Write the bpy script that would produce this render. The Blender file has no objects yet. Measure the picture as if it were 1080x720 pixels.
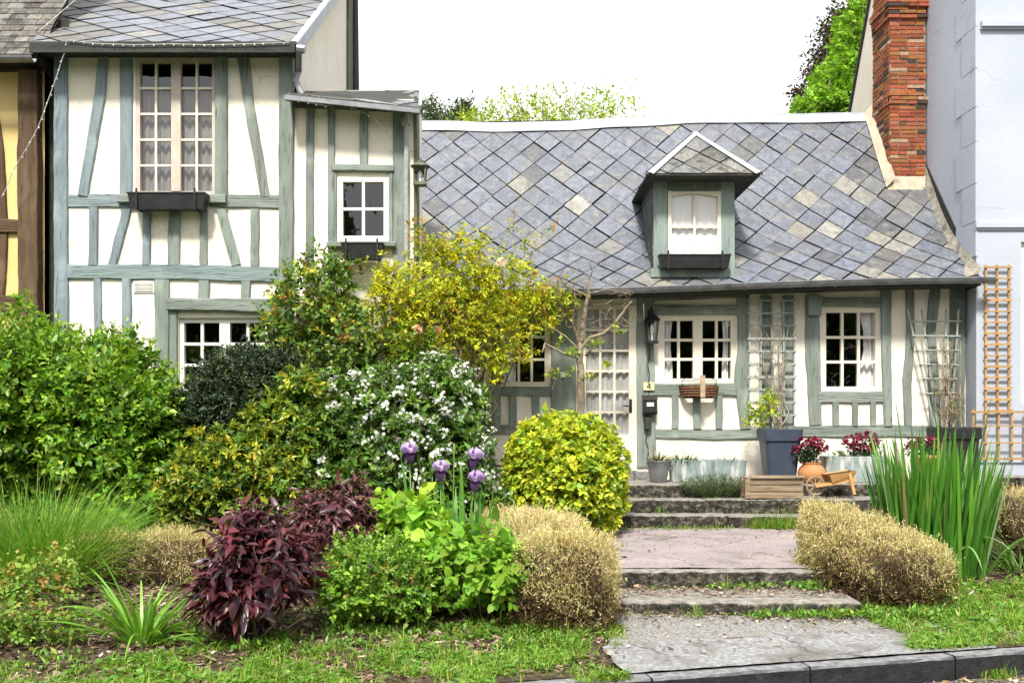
import bpy, math, random
import numpy as np
from mathutils import Vector, Matrix, noise as mnoise

random.seed(7)
RNG = np.random.default_rng(11)
SC = bpy.context.scene
COL = SC.collection
F, CX, HV, EYE = 1050.0, 540.0, 440.0, 1.6

def P(u, v, Y):
    return Vector(((u-CX)/F*Y, Y, EYE+(HV-v)/F*Y))

def px(n, Y):
    return n/F*Y

# ------------------------------------------------------------------ objects
def tag(o, label=None, cat=None, group=None, kind=None):
    if label: o['label'] = label
    if cat: o['category'] = cat
    if group: o['group'] = group
    if kind: o['kind'] = kind
    return o

def thing(name, label, cat, loc=(0, 0, 0), group=None):
    o = bpy.data.objects.new(name, None)
    o.empty_display_size = 0.1
    COL.objects.link(o)
    o.location = loc
    return tag(o, label, cat, group)

def world_loc(o):
    v = Vector(o.location)
    return v

def link(name, me, parent=None):
    o = bpy.data.objects.new(name, me)
    COL.objects.link(o)
    if parent is not None:
        o.parent = parent
        if parent.type == 'EMPTY':
            o.matrix_parent_inverse = Matrix.Translation(-Vector(parent.location))
    return o

class MB:
    def __init__(s):
        s.v, s.f, s.c, s.m = [], [], [], []
    def add(s, vs, fs, col=None, mi=0):
        b = len(s.v)
        s.v += [tuple(p) for p in vs]
        s.f += [tuple(i+b for i in f) for f in fs]
        s.m += [mi]*len(fs)
        c = col or (1, 1, 1)
        s.c += [(c[0], c[1], c[2], 1.0)]*len(vs)
        return s
    def box(s, x0, x1, y0, y1, z0, z1, col=None, mi=0):
        vs = [(x0,y0,z0),(x1,y0,z0),(x1,y1,z0),(x0,y1,z0),(x0,y0,z1),(x1,y0,z1),(x1,y1,z1),(x0,y1,z1)]
        return s.add(vs, [(3,2,1,0),(4,5,6,7),(0,1,5,4),(1,2,6,5),(2,3,7,6),(3,0,4,7)], col, mi)
    def obox(s, a, b, w, h, up=(0,0,1), col=None, mi=0):
        a, b = Vector(a), Vector(b)
        d = (b-a).normalized(); u = Vector(up)
        if abs(d.dot(u)) > .98: u = Vector((0,1,0))
        r = d.cross(u).normalized(); u = r.cross(d)
        vs = []
        for p in (a, b):
            for i, j in ((-1,-1),(1,-1),(1,1),(-1,1)):
                vs.append(p + r*(i*w/2) + u*(j*h/2))
        return s.add(vs, [(0,1,2,3),(7,6,5,4),(0,4,5,1),(1,5,6,2),(2,6,7,3),(3,7,4,0)], col, mi)
    def quad(s, a, b, c, d, col=None, mi=0):
        return s.add([a,b,c,d], [(0,1,2,3)], col, mi)
    def tube(s, pts, rad, n=7, col=None, mi=0, cap=True):
        pts = [Vector(p) for p in pts]
        if not hasattr(rad, '__len__'): rad = [rad]*len(pts)
        vs, fs = [], []
        prev = None
        for i, p in enumerate(pts):
            d = (pts[min(i+1, len(pts)-1)] - pts[max(i-1, 0)])
            if d.length < 1e-9: d = Vector((0,0,1))
            d.normalize()
            if prev is None:
                q = Vector((1,0,0)) if abs(d.x) < .8 else Vector((0,1,0))
                r = d.cross(q).normalized()
            else:
                r = (prev - d*prev.dot(d))
                r = r.normalized() if r.length > 1e-6 else d.orthogonal().normalized()
            prev = r
            w = d.cross(r)
            for k in range(n):
                a = 2*math.pi*k/n
                vs.append(p + (r*math.cos(a) + w*math.sin(a))*rad[i])
        for i in range(len(pts)-1):
            for k in range(n):
                k2 = (k+1) % n
                fs.append((i*n+k, i*n+k2, (i+1)*n+k2, (i+1)*n+k))
        if cap:
            fs.append(tuple(range(n-1, -1, -1)))
            fs.append(tuple((len(pts)-1)*n+k for k in range(n)))
        return s.add(vs, fs, col, mi)
    def lathe(s, prof, cx, cy, n=28, col=None, mi=0, sq=0):
        # prof: list of (r, z); sq -> square cross-section with rounded corners
        vs, fs = [], []
        for r, z in prof:
            for k in range(n):
                a = 2*math.pi*(k+.5)/n
                ca, sa = math.cos(a), math.sin(a)
                if sq:
                    e = 2.0/sq
                    ca = math.copysign(abs(ca)**e, ca); sa = math.copysign(abs(sa)**e, sa)
                vs.append((cx+r*ca, cy+r*sa, z))
        for i in range(len(prof)-1):
            for k in range(n):
                k2 = (k+1) % n
                fs.append((i*n+k, i*n+k2, (i+1)*n+k2, (i+1)*n+k))
        fs.append(tuple(range(n-1, -1, -1)))
        fs.append(tuple((len(prof)-1)*n+k for k in range(n)))
        return s.add(vs, fs, col, mi)
    def build(s, name, mats, parent=None, smooth=False):
        me = bpy.data.meshes.new(name)
        me.from_pydata(s.v, [], s.f)
        if not isinstance(mats, (list, tuple)): mats = [mats]
        for m in mats: me.materials.append(m)
        if len(mats) > 1: me.polygons.foreach_set('material_index', s.m)
        at = me.color_attributes.new('Col', 'FLOAT_COLOR', 'POINT')
        at.data.foreach_set('color', np.array(s.c, dtype=np.float32).ravel())
        if smooth: me.polygons.foreach_set('use_smooth', [True]*len(me.polygons))
        me.update()
        return link(name, me, parent)

def np_mesh(name, V, polys, mat, parent=None, colors=None, smooth=False):
    """V (n,3); polys: list of integer arrays (m,k)"""
    me = bpy.data.meshes.new(name)
    me.vertices.add(len(V)); me.vertices.foreach_set('co', V.astype(np.float32).ravel())
    loops = np.concatenate([p.ravel() for p in polys])
    tot = np.concatenate([np.full(len(p), p.shape[1], dtype=np.int32) for p in polys])
    start = np.concatenate(([0], np.cumsum(tot)[:-1])).astype(np.int32)
    me.loops.add(len(loops)); me.loops.foreach_set('vertex_index', loops.astype(np.int32))
    me.polygons.add(len(tot)); me.polygons.foreach_set('loop_start', start)
    try: me.polygons.foreach_set('loop_total', tot)
    except Exception: pass
    if smooth: me.polygons.foreach_set('use_smooth', np.ones(len(tot), dtype=bool))
    me.materials.append(mat)
    at = me.color_attributes.new('Col', 'FLOAT_COLOR', 'POINT')
    c = np.ones((len(V), 4), dtype=np.float32)
    if colors is not None: c[:, :3] = colors
    at.data.foreach_set('color', c.ravel())
    me.update(calc_edges=True); me.validate()
    return link(name, me, parent)

# ------------------------------------------------------------------ materials
def new_mat(name):
    m = bpy.data.materials.new(name); m.use_nodes = True
    nt = m.node_tree; nt.nodes.clear()
    return m, nt

def nd(nt, t, **kw):
    n = nt.nodes.new(t)
    for k, v in kw.items():
        if k in n.inputs: n.inputs[k].default_value = v
        else: setattr(n, k, v)
    return n

def ramp(nt, stops, interp='LINEAR'):
    r = nt.nodes.new('ShaderNodeValToRGB'); r.color_ramp.interpolation = interp
    el = r.color_ramp.elements
    while len(el) < len(stops): el.new(0.5)
    for e, (p, c) in zip(el, stops):
        e.position = p
        e.color = (c[0], c[1], c[2], 1) if hasattr(c, '__len__') else (c, c, c, 1)
    return r

def mixc(nt, fac, a, b, mode='MIX'):
    n = nt.nodes.new('ShaderNodeMix'); n.data_type = 'RGBA'; n.blend_type = mode
    for sock, val in ((n.inputs[0], fac), (n.inputs[6], a), (n.inputs[7], b)):
        if hasattr(val, 'is_output'): nt.links.new(val, sock)
        elif hasattr(val, '__len__'): sock.default_value = (val[0], val[1], val[2], 1)
        else: sock.default_value = val
    return n.outputs[2]

def noise_mat(name, stops, scale=(5,5,5), detail=6, rough=.8, bump=.3, bscale=(40,40,40), bdist=.01,
              attr=False, spec=.3, metallic=0, layers=(), roughness_n=.6, rot=(0,0,0), top=None, seed=0):
    """layers: list of (scale, lo, hi, colour, strength) - blotches mixed over the base by a thresholded noise"""
    m, nt = new_mat(name); L = nt.links.new
    tc = nd(nt, 'ShaderNodeTexCoord')
    def mapped(sc):
        mp = nd(nt, 'ShaderNodeMapping'); mp.inputs['Scale'].default_value = sc
        mp.inputs['Rotation'].default_value = rot
        mp.inputs['Location'].default_value = (seed*3.1, seed*1.7, seed*2.3)
        L(tc.outputs['Object'], mp.inputs['Vector']); return mp.outputs[0]
    n1 = nd(nt, 'ShaderNodeTexNoise'); n1.inputs['Scale'].default_value = 1; n1.inputs['Detail'].default_value = detail
    n1.inputs['Roughness'].default_value = roughness_n
    L(mapped(scale), n1.inputs['Vector'])
    r = ramp(nt, stops); L(n1.outputs['Fac'], r.inputs[0])
    c = r.outputs[0]
    if attr:
        a = nd(nt, 'ShaderNodeAttribute'); a.attribute_name = 'Col'
        c = mixc(nt, 1.0, c, a.outputs['Color'], 'MULTIPLY')
    for sc, lo, hi, colr, st in layers:
        n2 = nd(nt, 'ShaderNodeTexNoise'); n2.inputs['Scale'].default_value = 1; n2.inputs['Detail'].default_value = 5
        L(mapped(sc), n2.inputs['Vector'])
        r2 = ramp(nt, [(lo, 0.0), (hi, st)]); L(n2.outputs['Fac'], r2.inputs[0])
        c = mixc(nt, r2.outputs[0], c, colr)
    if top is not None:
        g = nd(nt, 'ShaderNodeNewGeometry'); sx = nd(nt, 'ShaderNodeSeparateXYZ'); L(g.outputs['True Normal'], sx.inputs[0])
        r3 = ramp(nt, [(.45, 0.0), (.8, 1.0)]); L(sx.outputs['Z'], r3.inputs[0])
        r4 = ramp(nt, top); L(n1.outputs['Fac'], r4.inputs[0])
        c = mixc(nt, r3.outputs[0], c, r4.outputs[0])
    b = nd(nt, 'ShaderNodeBsdfPrincipled')
    b.inputs['Roughness'].default_value = rough; b.inputs['Metallic'].default_value = metallic
    b.inputs['Specular IOR Level'].default_value = spec
    L(c, b.inputs['Base Color'])
    if bump:
        n3 = nd(nt, 'ShaderNodeTexNoise'); n3.inputs['Scale'].default_value = 1; n3.inputs['Detail'].default_value = 8
        L(mapped(bscale), n3.inputs['Vector'])
        bp = nd(nt, 'ShaderNodeBump'); bp.inputs['Strength'].default_value = bump; bp.inputs['Distance'].default_value = bdist
        L(n3.outputs['Fac'], bp.inputs['Height']); L(bp.outputs[0], b.inputs['Normal'])
    o = nd(nt, 'ShaderNodeOutputMaterial'); L(b.outputs[0], o.inputs[0])
    return m

def leaf_mat(name, rough=.42, trans=.3, spec=.35, tint=(1.15, 1.15, .6)):
    m, nt = new_mat(name); L = nt.links.new
    a = nd(nt, 'ShaderNodeAttribute'); a.attribute_name = 'Col'
    b = nd(nt, 'ShaderNodeBsdfPrincipled'); b.inputs['Roughness'].default_value = rough
    b.inputs['Specular IOR Level'].default_value = spec
    L(a.outputs['Color'], b.inputs['Base Color'])
    t = nd(nt, 'ShaderNodeBsdfTranslucent')
    L(mixc(nt, 1.0, a.outputs['Color'], tint, 'MULTIPLY'), t.inputs['Color'])
    mx = nd(nt, 'ShaderNodeMixShader'); mx.inputs[0].default_value = trans
    L(b.outputs[0], mx.inputs[1]); L(t.outputs[0], mx.inputs[2])
    o = nd(nt, 'ShaderNodeOutputMaterial'); L(mx.outputs[0], o.inputs[0])
    return m

def glass_mat(name, tint=(1, 1, 1), refl=1.0):
    m, nt = new_mat(name); L = nt.links.new
    lw = nd(nt, 'ShaderNodeLayerWeight'); lw.inputs['Blend'].default_value = .5
    pw = nd(nt, 'ShaderNodeMath', operation='POWER'); pw.inputs[1].default_value = 5; L(lw.outputs['Facing'], pw.inputs[0])
    fr = nd(nt, 'ShaderNodeMath', operation='MULTIPLY_ADD'); fr.inputs[1].default_value = .92; fr.inputs[2].default_value = .095; L(pw.outputs[0], fr.inputs[0])
    tc = nd(nt, 'ShaderNodeTexCoord'); nz = nd(nt, 'ShaderNodeTexNoise'); nz.inputs['Scale'].default_value = 3.0
    L(tc.outputs['Object'], nz.inputs['Vector'])
    bp = nd(nt, 'ShaderNodeBump'); bp.inputs['Strength'].default_value = .25; bp.inputs['Distance'].default_value = .02
    L(nz.outputs['Fac'], bp.inputs['Height'])
    t = nd(nt, 'ShaderNodeBsdfTransparent'); t.inputs['Color'].default_value = (*tint, 1)
    g = nd(nt, 'ShaderNodeBsdfGlossy'); g.inputs['Roughness'].default_value = .02
    L(bp.outputs[0], g.inputs['Normal'])
    mx = nd(nt, 'ShaderNodeMixShader'); L(fr.outputs[0], mx.inputs[0]); L(t.outputs[0], mx.inputs[1]); L(g.outputs[0], mx.inputs[2])
    o = nd(nt, 'ShaderNodeOutputMaterial'); L(mx.outputs[0], o.inputs[0])
    return m

def timber_mat(name, c1, c2, vertical=True, crack=.75):
    s = (60, 60, 4) if vertical else (4, 60, 60)
    big = (9, 9, 1.2) if vertical else (1.2, 9, 9)
    return noise_mat(name, [(.25, [x*.62 for x in c1]), (.5, c1), (.75, c2)], scale=big, detail=8, rough=.72, spec=.25,
                     bump=.9, bscale=s, bdist=.012, attr=True,
                     layers=[(s, .60, .69, [x*.22 for x in c1], crack), ((55, 55, 55), .68, .72, (.05, .05, .045), .8),
                             ((3, 3, 3), .58, .72, [min(1, x*1.3) for x in c2], .55)])

GREEN1, GREEN2 = (.215, .25, .218), (.295, .33, .292)
BLUE1, BLUE2 = (.205, .255, .275), (.285, .335, .355)
M = {}
M['timber_v'] = timber_mat('painted_timber_upright', GREEN1, GREEN2, True)
M['timber_h'] = timber_mat('painted_timber_level', GREEN1, GREEN2, False)
M['blue_v'] = timber_mat('blue_timber_upright', BLUE1, BLUE2, True)
M['blue_h'] = timber_mat('blue_timber_level', BLUE1, BLUE2, False)
M['brown_v'] = timber_mat('bare_oak_upright', (.10, .062, .035), (.17, .115, .07), True)
M['brown_h'] = timber_mat('bare_oak_level', (.10, .062, .035), (.17, .115, .07), False)
M['olive_v'] = timber_mat('olive_board', (.12, .135, .085), (.19, .20, .14), True)
M['plaster'] = noise_mat('ivory_plaster', [(.3, (.81, .74, .615)), (.7, (.86, .81, .705))], (2.2, 2.2, 2.2), rough=.9, bump=.5,
                         bscale=(26, 26, 26), bdist=.012, spec=.15, layers=[((1.4, 1.4, .8), .55, .78, (.72, .62, .46), .6), ((9, 9, 1.4), .60, .74, (.62, .56, .45), .5), ((38, 38, 38), .68, .75, (.42, .38, .30), .5), ((13, 13, 13), .66, .72, (.55, .49, .38), .5)])
M['yellow_plaster'] = noise_mat('yellow_plaster', [(.3, (.72, .52, .20)), (.7, (.80, .63, .30))], (2, 2, 2), rough=.9, bump=.25, bscale=(30, 30, 30), spec=.15,
                                layers=[((2, 2, 1), .55, .8, (.60, .42, .16), .5)])
M['mortar_pale'] = noise_mat('pale_mortar', [(.3, (.40, .33, .24)), (.7, (.55, .47, .36))], (9, 9, 9), rough=.95, bump=.5, bscale=(40, 40, 40), bdist=.01, layers=[((6, 6, 6), .58, .72, (.20, .17, .13), .6)])
M['mortar_old'] = noise_mat('lichened_mortar', [(.3, (.17, .16, .135)), (.7, (.36, .33, .27))], (12, 12, 12), rough=.95, bump=.8, bscale=(40, 40, 40), bdist=.015, layers=[((9, 9, 9), .55, .68, (.07, .065, .055), .7)])
M['white_wall'] = noise_mat('bluish_white_render', [(.3, (.405, .44, .51)), (.7, (.465, .495, .555))], (1.2, 1.2, 1.2), rough=.85, bump=.22, bscale=(18, 18, 18), bdist=.012, spec=.2,
                            layers=[((1.2, 1.2, .5), .6, .85, (.38, .40, .44), .5), ((30, 30, 30), .72, .77, (.4, .4, .42), .4)])
M['cream_wall'] = noise_mat('cream_render', [(.3, (.72, .65, .54)), (.7, (.80, .74, .64))], (1.5, 1.5, 1.5), rough=.9, bump=.25, bscale=(25, 25, 25), spec=.15,
                            layers=[((2, 2, 1), .6, .85, (.55, .50, .40), .4)])
M['slate'] = noise_mat('slate', [(.3, (.62, .64, .68)), (.7, (1.18, 1.18, 1.18))], (11, 11, 11), rough=.5, bump=.5, bscale=(45, 45, 45), bdist=.006, attr=True, spec=.5,
                       layers=[((8, 8, 8), .56, .70, (.25, .235, .195), .65), ((16, 16, 16), .60, .68, (.075, .075, .075), .65), ((42, 42, 42), .60, .67, (.045, .045, .045), .8), ((60, 60, 60), .62, .68, (.42, .41, .37), .7),
                               ((1.8, 1.8, 1.8), .52, .70, (.13, .125, .11), .6), ((7, 2.2, 2.2), .60, .72, (.06, .06, .055), .5)])
M['old_slate'] = noise_mat('weathered_slate', [(.3, (.6, .6, .6)), (.7, (1.2, 1.2, 1.2))], (8, 8, 8), rough=.7, bump=.7, bscale=(40, 40, 40), bdist=.008, attr=True, spec=.3,
                           layers=[((5, 5, 5), .52, .66, (.20, .19, .16), .6), ((7, 7, 7), .54, .64, (.035, .033, .03), .75), ((40, 40, 40), .58, .66, (.03, .028, .025), .8), ((52, 52, 52), .65, .71, (.5, .48, .4), .6)])
M['underlay'] = noise_mat('roof_underlay', [(.3, (.025, .024, .022)), (.7, (.05, .048, .043))], (10, 10, 10), rough=.95, bump=0)
M['zinc'] = noise_mat('zinc_sheet', [(.3, (.30, .32, .34)), (.7, (.46, .48, .50))], (6, 6, 6), rough=.55, metallic=.2, bump=.2, bscale=(12, 12, 12), spec=.4,
                      layers=[((9, 9, 9), .6, .75, (.35, .36, .35), .5)])
M['gutter'] = noise_mat('gutter_zinc', [(.3, (.16, .17, .18)), (.7, (.30, .31, .32))], (7, 7, 7), rough=.45, metallic=.5, bump=.2, bscale=(15, 15, 15), spec=.4,
                        layers=[((6, 18, 18), .6, .75, (.10, .10, .09), .6)])
M['galv'] = noise_mat('galvanised_zinc', [(.3, (.20, .26, .25)), (.7, (.36, .42, .41))], (5, 5, 8), rough=.55, metallic=.2, bump=.2, bscale=(20, 20, 20), spec=.35,
                      layers=[((16, 16, 3), .50, .60, (.60, .61, .57), .9), ((11, 11, 3), .58, .68, (.13, .15, .13), .7)])
M['cream_paint'] = noise_mat('cream_window_paint', [(.3, (.76, .685, .55)), (.7, (.83, .765, .64))], (9, 9, 9), rough=.5, bump=.2, bscale=(60, 60, 60), bdist=.003, spec=.3,
                             layers=[((30, 30, 30), .66, .74, (.45, .38, .28), .5)])
M['white_paint'] = noise_mat('white_window_paint', [(.3, (.76, .73, .66)), (.7, (.82, .80, .74))], (9, 9, 9), rough=.5, bump=.2, bscale=(60, 60, 60), bdist=.003, spec=.3)
M['taupe_paint'] = noise_mat('taupe_window_paint', [(.3, (.48, .41, .34)), (.7, (.60, .53, .45))], (9, 9, 9), rough=.55, bump=.2, bscale=(60, 60, 60), bdist=.003, spec=.3)
M['glass'] = glass_mat('window_glass')
M['curtain'] = noise_mat('white_curtain', [(.3, (.84, .84, .84)), (.7, (.88, .88, .87))], (30, 30, 6), rough=.95, bump=.1, bscale=(150, 150, 150), bdist=.002, spec=.1)
M['grey_net'] = noise_mat('grey_net_curtain', [(.3, (.17, .165, .155)), (.7, (.26, .25, .235))], (20, 20, 4), rough=.95, bump=.1, bscale=(150, 150, 150), bdist=.002, spec=.1)
M['door_net'] = noise_mat('door_net_curtain', [(.3, (.44, .44, .43)), (.7, (.56, .56, .545))], (24, 24, 4), rough=.95, bump=.1, bscale=(150, 150, 150), bdist=.002, spec=.1)
M['room'] = noise_mat('dark_room', [(.3, (.02, .017, .015)), (.7, (.035, .03, .025))], (2, 2, 2), rough=.9, bump=0)
M['black_plastic'] = noise_mat('black_plastic', [(.3, (.012, .012, .013)), (.7, (.028, .028, .03))], (12, 12, 12), rough=.5, bump=.2, bscale=(40, 40, 40), bdist=.004, spec=.4,
                               layers=[((20, 20, 20), .64, .75, (.09, .085, .08), .5)])
M['black_metal'] = noise_mat('black_iron', [(.3, (.015, .015, .016)), (.7, (.04, .038, .036))], (20, 20, 20), rough=.5, metallic=.3, bump=.2, bscale=(60, 60, 60), bdist=.003)
M['dark_board'] = noise_mat('dark_fascia', [(.3, (.035, .036, .033)), (.7, (.07, .072, .066))], (3, 20, 20), rough=.85, bump=.3, bscale=(5, 40, 40), spec=.2)
M['navy_glaze'] = noise_mat('slate_blue_pot', [(.3, (.036, .048, .078)), (.7, (.055, .07, .105))], (6, 6, 6), rough=.5, bump=.15, bscale=(50, 50, 50), bdist=.003, spec=.4,
                            layers=[((5, 5, 2), .62, .8, (.15, .17, .2), .4)])
M['terracotta'] = noise_mat('terracotta', [(.3, (.42, .17, .06)), (.7, (.56, .26, .11))], (9, 9, 9), rough=.6, bump=.15, bscale=(50, 50, 50), bdist=.003, spec=.4)
M['raw_wood'] = noise_mat('grey_brown_wood', [(.3, (.24, .17, .105)), (.7, (.44, .345, .235))], (3, 30, 40), rough=.85, bump=.7, bscale=(4, 60, 60), bdist=.01, attr=True, spec=.2,
                          layers=[((5, 60, 60), .6, .68, (.09, .06, .035), .7)])
M['orange_wood'] = noise_mat('orange_wood', [(.3, (.42, .21, .07)), (.7, (.60, .34, .13))], (5, 30, 30), rough=.65, bump=.4, bscale=(5, 60, 60), bdist=.006, attr=True, spec=.3)
M['bamboo'] = noise_mat('tan_lath', [(.3, (.34, .19, .07)), (.7, (.50, .31, .13))], (20, 20, 20), rough=.7, bump=.3, bscale=(60, 60, 60), bdist=.004, attr=True)
M['lath_green'] = noise_mat('grey_green_lath', [(.3, (.26, .30, .26)), (.7, (.40, .43, .38))], (25, 25, 25), rough=.8, bump=.3, bscale=(60, 60, 60), bdist=.004)
M['wicker'] = noise_mat('brown_wicker', [(.3, (.11, .05, .025)), (.7, (.26, .13, .065))], (30, 30, 60), rough=.8, bump=.8, bscale=(40, 40, 90), bdist=.015)
M['bark'] = noise_mat('bark', [(.3, (.10, .08, .06)), (.7, (.26, .22, .17))], (14, 14, 5), rough=.9, bump=.8, bscale=(40, 40, 15), bdist=.012, attr=True,
                      layers=[((8, 8, 8), .55, .7, (.36, .36, .28), .5)])
M['twig'] = noise_mat('twig', [(.3, (.08, .055, .035)), (.7, (.17, .125, .085))], (20, 20, 20), rough=.9, bump=.4, bscale=(60, 60, 60), attr=True)
M['brick'] = noise_mat('old_brick', [(.3, (.7, .7, .7)), (.7, (1.2, 1.2, 1.2))], (25, 25, 25), rough=.9, bump=.8, bscale=(70, 70, 70), bdist=.008, attr=True, spec=.2,
                       layers=[((12, 12, 12), .60, .72, (.06, .045, .035), .7), ((34, 34, 34), .67, .73, (.45, .40, .33), .5)])
M['mortar'] = noise_mat('lime_mortar', [(.3, (.30, .24, .17)), (.7, (.50, .42, .31))], (20, 20, 20), rough=.95, bump=.6, bscale=(50, 50, 50), bdist=.01,
                        layers=[((8, 8, 8), .58, .7, (.12, .10, .08), .6)])
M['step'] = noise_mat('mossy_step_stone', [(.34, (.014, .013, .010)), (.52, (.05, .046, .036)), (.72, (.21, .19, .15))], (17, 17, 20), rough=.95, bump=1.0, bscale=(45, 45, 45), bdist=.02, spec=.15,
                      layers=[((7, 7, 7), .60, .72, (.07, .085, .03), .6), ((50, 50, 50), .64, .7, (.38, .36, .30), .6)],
                      top=[(.3, (.13, .12, .10)), (.52, (.27, .25, .22)), (.75, (.42, .39, .34))])  # upward faces lighter: worn treads, plus sky light painted into the colour
M['path'] = noise_mat('mauve_gravel_tarmac', [(.3, (.17, .135, .14)), (.5, (.30, .25, .255)), (.7, (.47, .42, .42))], (75, 75, 75), detail=3, rough=.9, bump=.8, bscale=(90, 90, 90), bdist=.012, spec=.2,
                      layers=[((1.3, 3, 3), .48, .66, (.40, .35, .32), .5), ((2.4, 2.4, 2.4), .52, .68, (.19, .165, .15), .6), ((6, 6, 6), .60, .72, (.14, .11, .08), .6)])
M['gravel'] = noise_mat('tan_gravel', [(.3, (.12, .115, .105)), (.5, (.25, .24, .225)), (.7, (.44, .425, .40))], (60, 60, 60), detail=3, rough=.95, bump=1, bscale=(80, 80, 80), bdist=.015, spec=.15,
                        layers=[((4, 4, 4), .58, .72, (.16, .13, .10), .55)])
M['concrete'] = noise_mat('pale_concrete', [(.3, (.14, .14, .14)), (.5, (.25, .25, .25)), (.7, (.37, .37, .37))], (30, 30, 30), rough=.9, bump=.6, bscale=(70, 70, 70), bdist=.01, spec=.2,
                          layers=[((3, 3, 3), .46, .66, (.13, .12, .105), .8), ((9, 9, 9), .58, .7, (.10, .095, .085), .6), ((50, 50, 50), .64, .7, (.07, .07, .07), .6)])
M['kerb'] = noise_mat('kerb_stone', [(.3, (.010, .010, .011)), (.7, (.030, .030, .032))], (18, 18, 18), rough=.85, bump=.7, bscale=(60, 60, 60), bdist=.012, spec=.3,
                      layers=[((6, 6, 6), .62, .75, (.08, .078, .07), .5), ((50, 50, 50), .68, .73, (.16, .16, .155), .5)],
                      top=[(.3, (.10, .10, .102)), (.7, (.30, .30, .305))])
M['asphalt'] = noise_mat('road_asphalt', [(.3, (.05, .048, .045)), (.7, (.16, .15, .14))], (80, 80, 80), detail=3, rough=.95, bump=.8, bscale=(90, 90, 90), bdist=.01, spec=.2,
                         layers=[((3, 3, 3), .5, .7, (.28, .24, .19), .6)])
M['soil'] = noise_mat('garden_soil', [(.3, (.035, .024, .016)), (.5, (.085, .06, .04)), (.75, (.20, .15, .11))], (16, 16, 16), rough=.98, bump=1, bscale=(38, 38, 38), bdist=.04, spec=.1,
                      layers=[((2.5, 2.5, 2.5), .56, .7, (.05, .06, .02), .6)])
M['meadow'] = noise_mat('far_grass', [(.3, (.04, .06, .015)), (.7, (.08, .11, .03))], (1, 1, 1), rough=.98, bump=.5, bscale=(10, 10, 10), bdist=.1)
M['chip'] = noise_mat('bark_chip', [(.3, (.75, .75, .75)), (.7, (1.2, 1.2, 1.2))], (60, 60, 60), rough=.95, bump=.3, bscale=(80, 80, 80), attr=True, spec=.1)
M['leaf'] = leaf_mat('leaf', .40, .30, .4)
M['leaf_soft'] = leaf_mat('soft_leaf', .55, .38, .25)
M['leaf_dark'] = leaf_mat('dark_leaf', .45, .10, .4)
M['leaf_purple'] = leaf_mat('purple_leaf', .38, .14, .55, (1.3, .7, .8))
M['straw'] = leaf_mat('straw', .8, .15, .15, (1.1, 1, .7))
M['petal'] = leaf_mat('petal', .6, .35, .2, (1, 1, 1))
M['bulb'] = noise_mat('clear_bulb', [(.3, (.7, .7, .68)), (.7, (.85, .85, .82))], (9, 9, 9), rough=.2, bump=0, spec=.6)
M['cable'] = noise_mat('cable', [(.3, (.03, .03, .03)), (.7, (.06, .06, .055))], (9, 9, 9), rough=.6, bump=0)
M['grey_cable'] = noise_mat('pale_cable', [(.3, (.4, .4, .38)), (.7, (.55, .55, .52))], (9, 9, 9), rough=.6, bump=0)
M['plaque'] = noise_mat('yellow_enamel', [(.3, (.66, .58, .32)), (.7, (.74, .66, .40))], (20, 20, 20), rough=.4, bump=0, spec=.5)
M['paper'] = noise_mat('white_label', [(.3, (.74, .74, .74)), (.7, (.8, .8, .8))], (20, 20, 20), rough=.6, bump=0)
M['compost'] = noise_mat('compost', [(.3, (.02, .014, .01)), (.7, (.06, .042, .028))], (30, 30, 30), rough=1, bump=1, bscale=(50, 50, 50), bdist=.02)

def add_cracks(m, scale, col, width=.008, strength=.7, keep=.56):
    """hairline cracks: thin cell borders of a warped Voronoi, kept only in patches"""
    nt = m.node_tree; L = nt.links.new
    b = next(n for n in nt.nodes if n.type == 'BSDF_PRINCIPLED'); src = b.inputs['Base Color'].links[0].from_socket
    tc = nd(nt, 'ShaderNodeTexCoord'); nz = nd(nt, 'ShaderNodeTexNoise'); nz.inputs['Scale'].default_value = 3.5; nz.inputs['Detail'].default_value = 6
    L(tc.outputs['Object'], nz.inputs['Vector'])
    ad = nd(nt, 'ShaderNodeVectorMath', operation='MULTIPLY_ADD'); ad.inputs[1].default_value = (.35, .35, .35); L(nz.outputs['Color'], ad.inputs[0]); L(tc.outputs['Object'], ad.inputs[2])
    v = nd(nt, 'ShaderNodeTexVoronoi'); v.feature = 'DISTANCE_TO_EDGE'; v.inputs['Scale'].default_value = scale; L(ad.outputs[0], v.inputs['Vector'])
    r1 = ramp(nt, [(width*.4, 1.0), (width, 0.0)]); L(v.outputs['Distance'], r1.inputs[0])
    n2 = nd(nt, 'ShaderNodeTexNoise'); n2.inputs['Scale'].default_value = 1.3; L(tc.outputs['Object'], n2.inputs['Vector'])
    r2 = ramp(nt, [(keep-.04, 0.0), (keep+.03, strength)]); L(n2.outputs['Fac'], r2.inputs[0])
    mu = nd(nt, 'ShaderNodeMath', operation='MULTIPLY'); L(r1.outputs[0], mu.inputs[0]); L(r2.outputs[0], mu.inputs[1])
    L(mixc(nt, mu.outputs[0], src, col), b.inputs['Base Color'])
add_cracks(M['plaster'], 1.5, (.36, .31, .24), width=.010, strength=.35, keep=.53)
add_cracks(M['white_wall'], .9, (.20, .21, .23), width=.008, strength=.35, keep=.54)
add_cracks(M['concrete'], 1.2, (.05, .05, .045), width=.014, keep=.46)
add_cracks(M['path'], .9, (.09, .075, .07), width=.012, keep=.5)
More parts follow.
